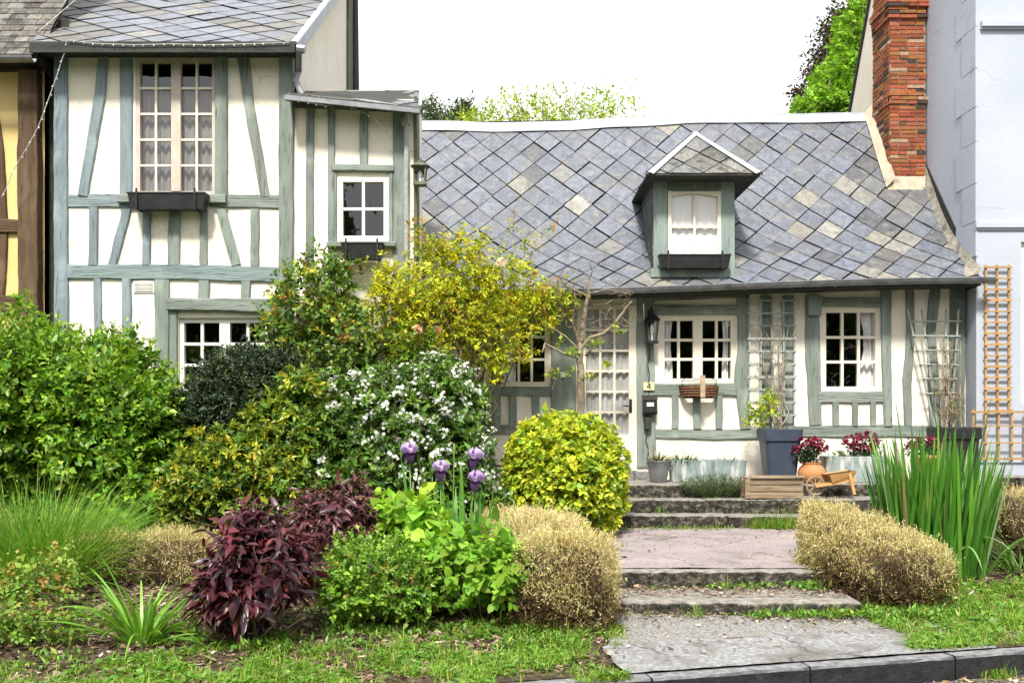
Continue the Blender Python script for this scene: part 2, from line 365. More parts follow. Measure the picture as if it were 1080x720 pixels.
# ------------------------------------------------------------------ ground
RZ = -.035
def ykerb(x): return 5.47 + .263*x
GD = ([-.2, .5, 1.5, 2.2, 3.2, 4.7, 6], [.115, .13, .2, .27, .38, .47, .5])
def sstep(a, b, x):
    t = min(1, max(0, (x-a)/(b-a))); return t*t*(3-2*t)
def path_z(y): return .407 + (min(max(y, 7.73), 10.2)-7.73)/(10.14-7.73)*.063
def zg(x, y, bumps=True):
    d = y - ykerb(x)
    z = float(np.interp(d, GD[0], GD[1]))
    if y > 7.2:
        w = sstep(.0, .75, x)*(1-sstep(2.65, 3.5, x))*sstep(7.6, 8.2, y)
        z = z*(1-w) + max(z, path_z(y)-.05)*w
        if .62 < x < 2.74 and y < 7.95: z = min(z, .20)
    if bumps and d > .25:
        k = min(1, (d-.25)/.5)
        inpath = sstep(.4, .75, x)*(1-sstep(2.7, 3.0, x))
        k *= (1-inpath)
        z += k*(.035*mnoise.noise((x*2.1, y*2.1, 3.3)) + .018*mnoise.noise((x*7, y*7, 1.2)))
    return z
def G(u, v):
    Y = 7.0
    for _ in range(40):
        x = (u-CX)/F*Y
        Y2 = (EYE - zg(x, Y, False))*F/(v-HV)
        Y += .5*(Y2-Y)
    x = (u-CX)/F*Y
    return Vector((x, Y, zg(x, Y)))

def grid_mesh(name, xs, ys, zf, mat, kind='structure', yoff=None):
    V = []; fs = []
    for y in ys:
        for x in xs:
            yy = y + (yoff(x) if yoff else 0)
            V.append((x, yy, zf(x, yy)))
    n = len(xs)
    for j in range(len(ys)-1):
        for i in range(n-1):
            fs.append((j*n+i, j*n+i+1, (j+1)*n+i+1, (j+1)*n+i))
    mb = MB(); mb.add(V, fs)
    o = mb.build(name, mat, None, smooth=True)
    tag(o, kind=kind); return o

# far ground to the horizon, road, garden soil
mb = MB(); mb.quad((-400, -400, -.10), (400, -400, -.10), (400, 400, -.10), (-400, 400, -.10))
tag(mb.build('ground', M['meadow']), kind='structure')
mb = MB(); mb.add([(-60, ykerb(-60)+.02, RZ), (60, ykerb(60)+.02, RZ), (60, ykerb(60)-7, RZ), (-60, ykerb(-60)-7, RZ)], [(3, 2, 1, 0)])
tag(mb.build('road', M['asphalt']), kind='structure')
xs = list(np.linspace(-9, -3.4, 20)[:-1]) + list(np.linspace(-3.4, 4.6, 130)) + list(np.linspace(4.6, 10, 18)[1:])
grid_mesh('garden_ground', xs, np.concatenate([np.linspace(.11, 5.2, 95), np.linspace(5.3, 14, 10)]), lambda x, y: zg(x, y)-(.035 if .6 < x < 2.9 and y < 8.2 else 0), M['soil'], yoff=lambda x: ykerb(x))

# kerb stones along the road (each stone its own thing is not readable in the photo: one kerb)
mb = MB()
kx = -9.0
while kx < 10:
    L = .98
    x0, x1 = kx+.006, kx+L-.006
    n = 10
    dz = random.uniform(-.004, .004)
    prof = [(0, -.07), (0, .100), (.012, .114), (.12, .116), (.12, -.02)]
    vs = []; fs = []
    for i in range(n+1):
        x = x0+(x1-x0)*i/n
        for k, (py, pz) in enumerate(prof):
            nn = .007*mnoise.noise((x*6, k*2.1, 4)) if k in (1, 2, 3) else 0
            vs.append((x - .263*py*.9, ykerb(x)+py, pz+dz+nn))
    m_ = len(prof)
    for i in range(n):
        for k in range(m_-1):
            fs.append((i*m_+k, (i+1)*m_+k, (i+1)*m_+k+1, i*m_+k+1))
    fs.append(tuple(range(m_-1, -1, -1))); fs.append(tuple(n*m_+k for k in range(m_)))
    mb.add(vs, fs); kx += L
tag(mb.build('kerb', M['kerb']), kind='structure')

# concrete apron and tan gravel strip between the lawns, then the path
def strip(name, x0, x1, d0, d1, mat, off, nx=40, ny=16, wav=.05, f=None):
    V = []; fs = []
    for j in range(ny+1):
        for i in range(nx+1):
            t = i/nx
            x = x0+(x1-x0)*t
            d = d0+(d1-d0)*j/ny
            if i in (0, nx): x += wav*mnoise.noise((x0*3+i, d*4, 9))
            y = ykerb(x)+d + (wav*mnoise.noise((x*3, 7, d)) if j == ny else 0)
            z = (f or (lambda a, b: zg(a, b, False)))(x, y) + off + .004*mnoise.noise((x*9, y*9, 0))
            V.append((x, y, z))
    for j in range(ny):
        for i in range(nx):
            a = j*(nx+1)+i; fs.append((a, a+1, a+nx+2, a+nx+1))
    mb = MB(); mb.add(V, fs)
    o = mb.build(name, mat, None, smooth=True); tag(o, kind='structure'); return o
strip('gravel_strip', .62, 2.95, .3, 1.5, M['gravel'], .002)
strip('concrete_pavement', .62, 3.1, .100, .74, M['concrete'], .006, nx=90, ny=24, wav=.12)

def rough_block(mb, x0, x1, y0, y1, z0, z1, nx, amp, seed, rnd=.02, ny=5, nz=4, fr=7):
    """box with worn, wavy edges, open at the bottom and back"""
    def disp(p, k):
        q = Vector(p)*fr + Vector((seed, seed*2, seed*.5))
        return Vector((0, amp*mnoise.noise(q), amp*.5*mnoise.noise(q+Vector((9, 3, 1)))))
    prof = []   # front face up, rounded nose, tread back
    for k in range(nz): prof.append((y0, z0+(z1-rnd-z0)*k/(nz-1)))
    for k in range(1, 4):
        a = k/4*math.pi/2; prof.append((y0+rnd*(1-math.cos(a)), z1-rnd+rnd*math.sin(a)))
    for k in range(ny): prof.append((y0+rnd+(y1-y0-rnd)*k/(ny-1), z1))
    prof.append((y1, z0))
    m_ = len(prof); vs = []; fs = []
    for i in range(nx+1):
        x = x0+(x1-x0)*i/nx
        for k, (y, z) in enumerate(prof):
            p = Vector((x, y, z)) + (disp((x, y, z), k) if k < m_-1 else Vector())
            vs.append(p)
    for i in range(nx):
        for k in range(m_-1):
            fs.append((i*m_+k, (i+1)*m_+k, (i+1)*m_+k+1, i*m_+k+1))
    fs.append(tuple(range(m_-1, -1, -1))); fs.append(tuple(nx*m_+k for k in range(m_)))
    mb.add(vs, fs)

# upper flight: two stone courses each side of joints, then the terrace edge
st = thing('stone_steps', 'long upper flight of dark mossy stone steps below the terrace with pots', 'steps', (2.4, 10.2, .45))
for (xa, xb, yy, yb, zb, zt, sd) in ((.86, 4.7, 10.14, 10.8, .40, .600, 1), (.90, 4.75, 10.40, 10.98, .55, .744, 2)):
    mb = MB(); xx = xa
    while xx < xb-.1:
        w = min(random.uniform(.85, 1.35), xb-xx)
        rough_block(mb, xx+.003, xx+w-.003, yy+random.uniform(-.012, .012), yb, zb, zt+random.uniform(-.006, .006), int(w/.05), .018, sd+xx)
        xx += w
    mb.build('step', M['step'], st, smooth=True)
mb = MB()
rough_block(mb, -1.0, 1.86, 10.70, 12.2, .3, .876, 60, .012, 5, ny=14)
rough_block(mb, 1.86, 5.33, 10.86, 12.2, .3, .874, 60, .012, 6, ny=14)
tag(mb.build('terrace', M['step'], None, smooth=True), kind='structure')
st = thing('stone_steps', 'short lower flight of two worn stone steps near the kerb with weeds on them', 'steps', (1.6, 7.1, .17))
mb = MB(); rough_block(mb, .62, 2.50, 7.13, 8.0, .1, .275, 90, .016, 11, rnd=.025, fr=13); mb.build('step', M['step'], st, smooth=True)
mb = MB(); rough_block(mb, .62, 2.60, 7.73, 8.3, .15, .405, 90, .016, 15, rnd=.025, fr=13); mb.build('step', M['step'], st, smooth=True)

V = []; fs = []; nx, ny = 50, 50
for j in range(ny+1):
    y = 7.86+(10.16-7.86)*j/ny
    for i in range(nx+1):
        t = i/nx; xl = .60+.35*j/ny+.05*mnoise.noise((1, y*3, 0)); xr = 2.72+.55*j/ny+.10*mnoise.noise((5, y*2.5, 0))
        edge = min(t, 1-t)
        V.append((xl+(xr-xl)*t, y, path_z(y)+.004 - (0.10 if edge == 0 else 0) + .008*mnoise.noise((xl+(xr-xl)*t*4, y*4, 2))))
for j in range(ny):
    for i in range(nx):
        a = j*(nx+1)+i; fs.append((a, a+1, a+nx+2, a+nx+1))
mb = MB(); mb.add(V, fs); tag(mb.build('path', M['path'], None, smooth=True), kind='structure')

# ------------------------------------------------------------------ building helpers
def rect(u0, v0, u1, v1, Y):
    a = P(u0, v1, Y); b = P(u1, v0, Y)
    return a.x, b.x, a.z, b.z

def holed_wall(mb, x0, x1, z0, z1, y, th, holes, mi=0):
    xs = sorted({x0, x1, *[h[0] for h in holes], *[h[1] for h in holes]})
    zs = sorted({z0, z1, *[h[2] for h in holes], *[h[3] for h in holes]})
    for i in range(len(xs)-1):
        for j in range(len(zs)-1):
            cx, cz = (xs[i]+xs[i+1])/2, (zs[j]+zs[j+1])/2
            if any(h[0] < cx < h[1] and h[2] < cz < h[3] for h in holes): continue
            a, b, c, d = xs[i], xs[i+1], zs[j], zs[j+1]
            mb.quad((a, y, c), (b, y, c), (b, y, d), (a, y, d), mi=mi)
            mb.quad((a, y+th, d), (b, y+th, d), (b, y+th, c), (a, y+th, c), mi=mi)
    for (a, b, c, d) in holes:
        mb.quad((a, y, c), (a, y, d), (a, y+th, d), (a, y+th, c), mi=mi)
        mb.quad((b, y+th, c), (b, y+th, d), (b, y, d), (b, y, c), mi=mi)
        mb.quad((a, y, d), (b, y, d), (b, y+th, d), (a, y+th, d), mi=mi)
        mb.quad((a, y+th, c), (b, y+th, c), (b, y, c), (a, y, c), mi=mi)
    for a in (x0, x1): mb.quad((a, y, z0), (a, y, z1), (a, y+th, z1), (a, y+th, z0), mi=mi)
    mb.quad((x0, y, z1), (x1, y, z1), (x1, y+th, z1), (x0, y+th, z1), mi=mi)

_tc = [0]
def timber(name, pts, widths, Y, mat, parent, proud=.028, jit=.06, tint=None):
    """a hewn beam along a polyline of pixels on the plane at Y; widths in pixels"""
    _tc[0] += 1
    k = _tc[0]
    proud = proud + (k*7 % 11)*.0011
    pp = [P(u, v, Y) for u, v in pts]
    if not hasattr(widths, '__len__'): widths = [widths]*len(pts)
    ww = [px(w, Y) for w in widths]
    Q, W = [], []
    for i in range(len(pp)-1):
        n = max(2, int((pp[i+1]-pp[i]).length/.06))
        for j in range(n):
            t = j/n; Q.append(pp[i].lerp(pp[i+1], t)); W.append(ww[i]*(1-t)+ww[i+1]*t)
    Q.append(pp[-1]); W.append(ww[-1])
    vs, fs = [], []
    rp = None
    for i, q in enumerate(Q):
        d = (Q[min(i+1, len(Q)-1)]-Q[max(i-1, 0)]).normalized()
        r = Vector((-d.z, 0, d.x))
        if rp is not None and r.dot(rp) < 0: r = -r
        rp = r
        nl = jit*mnoise.noise((q.x*3.3+k*5, q.z*3.3, 1)) + jit*.5*mnoise.noise((q.x*14+k, q.z*14, 2))
        nr = jit*mnoise.noise((q.x*3.3+k*5, q.z*3.3, 8)) + jit*.5*mnoise.noise((q.x*14+k, q.z*14, 5))
        h = W[i]/2; b = min(.008, h*.3)
        pr = proud + .006*mnoise.noise((q.x*5, q.z*5, k))
        for (a, yy) in ((-h*(1+2*nl), .02), (-h*(1+2*nl), -pr+b), (-h*(1+2*nl)+b, -pr), (h*(1+2*nr)-b, -pr), (h*(1+2*nr), -pr+b), (h*(1+2*nr), .02)):
            p = q + r*a; vs.append((p.x, Y+yy, p.z))
    m_ = 6
    for i in range(len(Q)-1):
        for j in range(m_-1):
            fs.append((i*m_+j, i*m_+j+1, (i+1)*m_+j+1, (i+1)*m_+j))
    fs.append(tuple(range(m_-1, -1, -1))); fs.append(tuple((len(Q)-1)*m_+j for j in range(m_)))
    t = random.uniform(.88, 1.08); col = tint or (t, t*random.uniform(.98, 1.02), t*random.uniform(.97, 1.03))
    mb = MB(); mb.add(vs, fs, col)
    # normals outward whichever way the polyline runs
    o = mb.build(name, mat, parent)
    import bmesh
    bm = bmesh.new(); bm.from_mesh(o.data); bmesh.ops.recalc_face_normals(bm, faces=bm.faces); bm.to_mesh(o.data); bm.free()
    return o

def curtain_sheet(mb, x0, x1, y, z0, z1, waves, amp=.018, n=40, gather=0):
    vs = []; fs = []
    for j in (0, 1, 2, 3, 4):
        z = z0+(z1-z0)*j/4
        for i in range(n+1):
            t = i/n
            x = x0+(x1-x0)*t
            if gather: x = x0 + (x-x0)*(1-gather*math.sin(math.pi*min(1, (1-j/4)*1.3))*.6)
            vs.append((x, y+amp*math.sin(t*waves*6.283+.4*math.sin(j+t*5))*(1-.15*j), z))
    for j in range(4):
        for i in range(n):
            a = j*(n+1)+i; fs.append((a, a+1, a+n+2, a+n+1))
    mb.add(vs, fs)

def window(parent, name, u0, v0, u1, v1, Y, casements, cols, rows, mat, fr=5, mun=2.6, recess=.0, curtains=(), arch=False, mid=None, munmat=None, label=None, cmat=None):
    """frame mesh (part) > pane, curtain (sub-parts)"""
    x0, x1, z0, z1 = rect(u0, v0, u1, v1, Y)
    f, m_ = px(fr, Y), px(mun, Y)
    y = Y + recess
    mb = MB()
    y0, y1 = y-.012, y+.05
    mb.box(x0-.004, x0+f, y0, y1, z0, z1); mb.box(x1-f, x1+.004, y0, y1, z0, z1)
    mb.box(x0+f, x1-f, y0+.002, y1, z0-.004, z0+f); mb.box(x0+f, x1-f, y0+.002, y1, z1-f, z1+.004)
    ix0, ix1, iz0, iz1 = x0+f, x1-f, z0+f, z1-f
    cw = (ix1-ix0)/casements
    mbm = MB() if munmat else mb
    for c in range(casements):
        a, b = ix0+cw*c, ix0+cw*(c+1)
        if c > 0:
            w2 = px(mid or fr*1.5, Y)/2
            mb.box(a-w2, a+w2, y0-.006, y1-.004, iz0, iz1)
        ca = a+(px(mid or fr*1.5, Y)/2 if c > 0 else 0); cb = b-(px(mid or fr*1.5, Y)/2 if c < casements-1 else 0)
        for i in range(1, cols):
            x = ca+(cb-ca)*i/cols; mbm.box(x-m_/2, x+m_/2, y0+.008, y1-.012, iz0, iz1)
        for j in range(1, rows):
            z = iz0+(iz1-iz0)*j/rows; mbm.box(ca, cb, y0+.0095, y1-.014, z-m_/2, z+m_/2)
    w = mb.build(name, mat, parent)
    if label: w['label'] = label
    if munmat: mbm.build('glazing_bars', munmat, w)
    g = MB(); g.quad((ix0-.005, y+.025, iz0-.005), (ix1+.005, y+.025, iz0-.005), (ix1+.005, y+.025, iz1+.005), (ix0-.005, y+.025, iz1+.005))
    g.build('pane', M['glass'], w)
    for (cu0, cu1, cz0, cz1, waves, gather) in curtains:
        ca, cb = P(cu0, 0, Y).x, P(cu1, 0, Y).x
        cm = MB(); curtain_sheet(cm, ca, cb, y+.085, z0+(z1-z0)*cz0, z0+(z1-z0)*cz1, waves, gather=gather)
        cm.build('curtain', cmat or M['curtain'], w, smooth=True)
    return w, (x0, x1, z0, z1)

def clip_poly(poly, planes):
    for (a, b, c) in planes:            # keep a*x+b*y+c >= 0
        out = []
        for i in range(len(poly)):
            p, q = poly[i], poly[(i+1) % len(poly)]
            dp = a*p[0]+b*p[1]+c; dq = a*q[0]+b*q[1]+c
            if dp >= 0: out.append(p)
            if (dp >= 0) != (dq >= 0):
                t = dp/(dp-dq); out.append((p[0]+t*(q[0]-p[0]), p[1]+t*(q[1]-p[1])))
        poly = out
        if len(poly) < 3: return []
    return poly

def slates(mb, mapf, x0, x1, s0, s1, a, b, colf, planes=(), gap=.97, th=.007, lift=.013, shift=0):
    nj = int((s1-s0)/b)+3
    ni = int((x1-x0)/(2*a))+3
    pl = [(1, 0, -x0), (-1, 0, x1), (0, 1, -s0), (0, -1, s1), *planes]
    for j in range(-1, nj):
        s = s0 + j*b
        for i in range(-1, ni):
            x = x0 + (2*i+(j % 2))*a + shift
            jx, js = random.gauss(0, .004), random.gauss(0, .004)
            if random.random() < .025: js -= random.uniform(.008, .03); jx += random.gauss(0, .012)
            g = gap*random.uniform(.985, 1.01)
            poly = [(x+jx+a*g, s+js), (x+jx, s+js+b*g), (x+jx-a*g, s+js), (x+jx, s+js-b*g)]
            poly = clip_poly(poly, pl)
            if not poly: continue
            tw = random.gauss(0, .0025); tl = random.gauss(0, .002)
            top, bot = [], []
            for (qx, qs) in poly:
                h = lift*.62 - (qs-s)/b*lift*.5 + tl + tw*(qx-x)/a
                top.append(mapf(qx, qs, h)); bot.append(mapf(qx, qs, h-th))
            n = len(poly); fs = [tuple(range(n))] + [(k, n+k, n+(k+1) % n, (k+1) % n) for k in range(n)]
            mb.add(top+bot, fs, colf(x, s))

def hang_parts(root, x0, x1, z0, z1): pass
# ------------------------------------------------------------------ low cottage
YC = 11.7
XR = 5.33
cot = thing('cottage', 'low half-timbered cottage with a diamond slate roof, dormer and glazed door', 'house', (2.2, YC, .876))
# openings
h_left = rect(529, 327, 579, 407, YC); h_door = rect(609, 322, 671, 496, YC)
h_mid = rect(696, 333, 776, 404, YC); h_right = rect(867, 325, 928, 412, YC)
mb = MB(); holed_wall(mb, -1.9, XR, .5, 3.17, YC, .22, [h_left, h_door, h_mid, h_right])
mb.build('wall', M['plaster'], cot)
mb = MB()
mb.quad((-2.2, 15.2, .5), (XR, 15.2, .5), (XR, 15.2, 3.4), (-2.2, 15.2, 3.4)); mb.quad((-2.2, YC, .88), (XR, YC, .88), (XR, 15.2, .88), (-2.2, 15.2, .88))
mb.quad((-2.2, YC+.2, 2.98), (XR, YC+.2, 2.98), (XR, 15.2, 2.98), (-2.2, 15.2, 2.98))
mb.quad((XR-.006, YC+.2, .5), (XR-.006, YC+.2, 3), (XR-.006, 15.2, 3), (XR-.006, 15.2, .5)); mb.quad((-2.2, YC, .5), (-2.2, YC, 3), (-2.2, 15.2, 3), (-2.2, 15.2, .5))
mb.build('interior', M['room'], cot)
V_, H_ = M['timber_v'], M['timber_h']
def cp(pts, w, name='timber_post', mat=None, **k): return timber(name, pts, w, YC, mat or V_, cot, **k)
def cr(pts, w, name='timber_rail', **k): return timber(name, pts, w, YC, H_, cot, proud=k.pop('proud', .022), **k)
# left section (behind the climber and by the door)
for u in (452, 476, 500): cp([(u, 318), (u+1, 455)], 9)
cp([(523, 318), (524, 455)], 9); cr([(520, 412), (590, 413)], 10); cr([(440, 452), (592, 453)], 10)
cp([(541, 417), (541, 449)], 8, jit=.1); cp([(565, 417), (566, 449)], 8, jit=.1)
cp([(594, 314), (594.5, 497)], 26, jit=.015); cr([(515, 318), (610, 319)], 11)
cp([(681, 314), (680, 360), (682, 492)], [19, 19, 21], jit=.03)
# around the middle window
cr([(688, 327), (790, 327)], 10, jit=.05, proud=.034); cr([(676, 317), (790, 312)], 3)
cp([(783, 314), (784, 360), (781, 400), (786, 452)], [13, 11, 14, 11], jit=.05)
cr([(690, 410.5), (786, 410.5)], 13)
cp([(712, 417), (711.5, 452)], 7, jit=.1); cp([(734.5, 417), (735, 452)], 8, jit=.1); cp([(758.5, 417), (758, 452)], 7, jit=.1)
cr([(690, 457), (760, 458), (840, 456)], [10, 11, 10])
# behind the trellis
cp([(807.5, 312), (808, 452)], 11); cp([(831, 312), (831, 452)], 12)
cp([(856.5, 312), (857, 380), (860, 448)], [15, 15, 13], jit=.06)
timber('timber_block', [(857, 312), (857, 333)], 15, YC, V_, cot, proud=.09)
cr([(864, 318.5), (930, 319.5)], 9, proud=.036)
cp([(933.5, 306), (934, 370), (936, 449)], [11, 10, 8])
cr([(862, 418.5), (932, 418.5)], 12)
for u, w in ((880.5, 7), (901, 6), (920, 6)): cp([(u, 423), (u+.5, 449)], w, jit=.12)
cp([(959, 304), (960, 350), (956.5, 400), (957, 449)], [9, 8, 9, 8], jit=.1)
cp([(986, 302), (981, 350), (984, 400), (986, 449)], [11, 9, 11, 11], jit=.08)
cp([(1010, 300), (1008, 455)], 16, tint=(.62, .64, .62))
cr([(838, 455), (930, 454), (1020, 455)], [12, 13, 12])
cr([(690, 310), (1015, 301)], 7, proud=.015)
cr([(440, 316), (690, 311)], 7, proud=.015)
# windows
CPn, WPn = M['cream_paint'], M['white_paint']
window(cot, 'window', 529, 327, 579, 407, YC, 1, 3, 3, CPn, fr=4.5, recess=.02, curtains=[(532, 544, .02, .97, 2.5, 0)])
window(cot, 'window', 696, 333, 776, 404, YC, 2, 2, 3, CPn, fr=5, mun=2.8, recess=.02, mid=10, curtains=[(700, 711, .03, .97, 2, .35), (770, 763, .03, .97, 1.6, .35)])
window(cot, 'window', 867, 325, 928, 412, YC, 1, 3, 3, CPn, fr=4.5, mun=2.8, recess=.02, curtains=[(925, 909, .03, .97, 2.6, .55)])
# glazed door
x0, x1, z0, z1 = h_door; y = YC
mb = MB(); f0, f1 = px(9, y), px(8, y)
mb.box(x0-.004, x0+f0, y-.02, y+.07, z0, z1); mb.box(x1-f1, x1+.004, y-.02, y+.07, z0, z1); mb.box(x0+f0, x1-f1, y-.018, y+.07, z1-px(4, y), z1+.004)
za = P(0, 458, y).z; zt = z1-px(4, y); xa, xb = x0+f0, x1-f1
mb.box(xa, xb, y-.006, y+.045, P(0, 484, y).z, za)
for i in (1, 2):
    x = xa+(xb-xa)*i/3; mb.box(x-.014, x+.014, y-.004, y+.03, za, zt)
for j in range(1, 7):
    z = P(0, 455.5-21.6*j+ .5, y).z
    if z < zt-.05: mb.box(xa, xb, y-.0025, y+.028, z-.014, z+.014)
d = mb.build('door', CPn, cot)
mb = MB(); mb.quad((xa, y+.02, za), (xb, y+.02, za), (xb, y+.02, zt), (xa, y+.02, zt)); mb.build('pane', M['glass'], d)
mb = MB(); curtain_sheet(mb, xa-.02, xb+.02, y+.05, za-.1, zt, 6, amp=.018, n=70); mb.build('curtain', M['door_net'], d, smooth=True)
mb = MB(); mb.box(xa, xb+.02, y-.01, y+.05, z0-.01, P(0, 484.2, y).z, (1, 1, 1)); mb.build('kick_board', M['timber_h'], d)
hz = P(0, 428, y).z; hx = xb+.02
mb = MB(); mb.tube([(hx, y-.02, hz), (hx, y-.06, hz)], .009, 8); mb.tube([(hx+.005, y-.06, hz), (hx-.09, y-.06, hz)], .008, 8); mb.box(hx-.016, hx+.016, y-.026, y-.02, hz-.08, hz+.08)
mb.build('handle', M['black_metal'], d)
mb = MB(); mb.box(x0-.12, x1+.32, y-.16, y+.02, .86, P(0, 496.5, y).z); mb.build('doorstep', M['concrete'], cot)

# roof: bell-cast slope of diamond slates
PROF = [(11.30, 3.165), (11.9, 3.585), (12.3, 3.95), (12.75, 4.56), (13.55, 5.73)]
def cr_spline(p0, p1, p2, p3, t):
    return tuple(.5*((2*b)+(-a+c)*t+(2*a-5*b+4*c-d_)*t*t+(-a+3*b-3*c+d_)*t**3) for a, b, c, d_ in zip(p0, p1, p2, p3))
pts = []
for i in range(len(PROF)-1):
    p0 = PROF[i-1] if i else tuple(2*a-b for a, b in zip(PROF[0], PROF[1])); p3 = PROF[i+2] if i+2 < len(PROF) else tuple(2*a-b for a, b in zip(PROF[-1], PROF[-2]))
    for k in range(12): pts.append(cr_spline(p0, PROF[i], PROF[i+1], p3, k/12))
pts.append(PROF[-1]); pts = np.array(pts)
S_ = np.concatenate(([0], np.cumsum(np.hypot(*np.diff(pts, axis=0).T)))); SL = S_[-1]
def shear(x, s=0): return .0215*(x-XR) + .035*math.sin((x-1.2)*1.5)*(s/SL)*.6 - .02*math.sin((x+1)*.9)
def roof_map(x, s, h):
    y = np.interp(s, S_, pts[:, 0]); z = np.interp(s, S_, pts[:, 1])
    y2 = np.interp(s+.03, S_, pts[:, 0]); z2 = np.interp(s+.03, S_, pts[:, 1])
    if s+.03 > SL: y2, z2 = y+.57, z+.82
    d = math.hypot(y2-y, z2-z) or 1
    ny, nz = -(z2-z)/d, (y2-y)/d
    wob = .012*mnoise.noise((x*1.3, s*1.3, 7))
    return Vector((x, y+ny*(h+wob), z+nz*(h+wob)+shear(x, s)))
mb = MB()
xs_ = np.linspace(-2.3, XR, 60); ss_ = np.linspace(0, SL, 24)
vs = [roof_map(x, s, -.02) for s in ss_ for x in xs_]; n = len(xs_)
mb.add(vs, [(j*n+i, j*n+i+1, (j+1)*n+i+1, (j+1)*n+i) for j in range(23) for i in range(n-1)])
# rear slope closing the roof
rz = [roof_map(x, SL, -.02) for x in (-2.3, XR)]
mb.add([rz[0], rz[1], (XR, 16.2, 2.9), (-2.3, 16.2, 2.9)], [(0, 1, 2, 3)])
mb.add([(-2.3, 11.3, 3.0), rz[0], (-2.3, 16.2, 2.9)], [(0, 1, 2)]); mb.add([(XR, 11.3, 3.1), rz[1], (XR, 16.2, 2.9)], [(2, 1, 0)])
roof = mb.build('roof', M['underlay'], cot)
PALE = [(.27, .26, .225), (.235, .23, .205), (.30, .29, .255), (.20, .197, .185), (.25, .235, .195)]
DARK = [(.10, .105, .115), (.115, .115, .115), (.09, .095, .105)]
def slate_col(x, s):
    r = random.random(); t = s/SL
    right = sstep(2.2, 4.8, x)
    ppale = .02 + .10*right + .14*(1-sstep(.0, .12, t)) + .14*max(0, mnoise.noise((x*1.1, s*1.1, 5)))*2
    if r < ppale: c = random.choice(PALE)
    elif r < ppale+.05+.08*right: c = random.choice(DARK)
    else:
        k = random.uniform(.88, 1.12); c = (.142*k, .156*k, .187*k*random.uniform(.96, 1.05))
    return c
mb = MB(); slates(mb, roof_map, -2.3, XR, 0, SL, .181, .205, slate_col, shift=.06)
mb.build('slate_covering', M['slate'], roof)
# zinc ridge
mb = MB(); vs = []; nn = 50
for i in range(nn+1):
    x = -2.3+(4.98+2.3)*i/nn
    for (s, h) in ((SL-.17, .028), (SL-.02, .034), (SL+.02, .045)):
        vs.append(roof_map(x, s, h)+Vector((0, 0, .004*math.sin(x*6.0))))
    q = roof_map(x, SL, .05); vs.append(q+Vector((0, .2, -.12)))
mb.add(vs, [(i*4+k, (i+1)*4+k, (i+1)*4+k+1, i*4+k+1) for i in range(nn) for k in range(3)])
mb.build('ridge_flashing', M['zinc'], roof, smooth=False)
# verge fillet against the white house
mb = MB(); vs = []
for i in range(31):
    s = 2.75*i/30
    w = .055+.03*mnoise.noise((s*4, 0, 0))+.13*max(0, 1-s/.4)
    vs += [roof_map(XR-w, s, .012), roof_map(XR-w*.4, s, .05), roof_map(XR-.004, s, .10)]
mb.add(vs, [(i*3+k, (i+1)*3+k, (i+1)*3+k+1, i*3+k+1) for i in range(30) for k in range(2)])
mb.build('verge_fillet', M['mortar_old'], roof, smooth=True)
# gutter
def half_gutter(mb, pts, r, n=8, th=.006):
    vs, fs = [], []
    for (p) in pts:
        for k in range(n+1):
            a = math.pi*k/n
            vs.append(Vector(p)+Vector((0, -r*math.cos(a), -r*math.sin(a))))
        for k in range(n+1):
            a = math.pi*(n-k)/n
            vs.append(Vector(p)+Vector((0, -(r-th)*math.cos(a), -(r-th)*math.sin(a))))
    m_ = 2*(n+1)
    for i in range(len(pts)-1):
        for k in range(m_):
            k2 = (k+1) % m_; fs.append((i*m_+k, i*m_+k2, (i+1)*m_+k2, (i+1)*m_+k))
    fs.append(tuple(range(m_))); fs.append(tuple((len(pts)-1)*m_+k for k in range(m_-1, -1, -1)))
    mb.add(vs, fs)
mb = MB()
gpts = [(x, 11.24, 3.155+shear(x)) for x in np.linspace(-.95, 5.44, 26)]
half_gutter(mb, gpts, .058)
for p in gpts[::2]:
    pr = [(p[0]-.012, p[1], p[2]), (p[0]+.012, p[1], p[2])]; half_gutter(mb, pr, .063)
mb.tube([(x, y-.058, z+.004) for x, y, z in gpts], .009, 6)
mb.build('gutter', M['gutter'], cot)
mb = MB()
for i in range(24):
    xa_, xb_ = -1.0+i*(XR+1.0)/24, -1.0+(i+1)*(XR+1.0)/24
    mb.add([(xa_, 11.33, 3.09+shear(xa_)), (xb_, 11.33, 3.09+shear(xb_)), (xb_, YC, 3.10+shear(xb_)), (xa_, YC, 3.10+shear(xa_)), (xa_, 11.33, 3.14+shear(xa_)), (xb_, 11.33, 3.14+shear(xb_)), (xb_, YC, 3.24+shear(xb_)), (xa_, YC, 3.24+shear(xa_))],
           [(3, 2, 1, 0), (0, 1, 5, 4)])
mb.build('soffit', M['dark_board'], cot)

# dormer
YD = 11.55
dr = MB()
dx0, dx1, dz0, dz1 = rect(690, 181, 773, 287, YD)
wx0, wx1, wz0, wz1 = rect(704, 202, 760, 273, YD)
holed_wall(dr, dx0, dx1, dz0, dz1, YD, .06, [(wx0, wx1, wz0, wz1)])
dorm = dr.build('dormer', M['timber_v'], cot)
for xx, sgn in ((dx0, -1), (dx1, 1)):
    mb = MB()
    n = 14
    for j in range(n):
        za, zb = dz0+(dz1-dz0)*j/n, dz0+(dz1-dz0)*(j+1)/n
        ya, yb = YD+.03, YD+1.35
        k = 0
        while ya < yb:
            w = .16
            mb.box(xx+sgn*.004-(.012 if sgn < 0 else 0), xx+sgn*.004+(.012 if sgn > 0 else 0), ya+.003, ya+w-.003, za+.002, zb+.012, random.choice(DARK))
            ya += w
    mb.build('slate_cheek', M['old_slate'], dorm)
mb = MB()
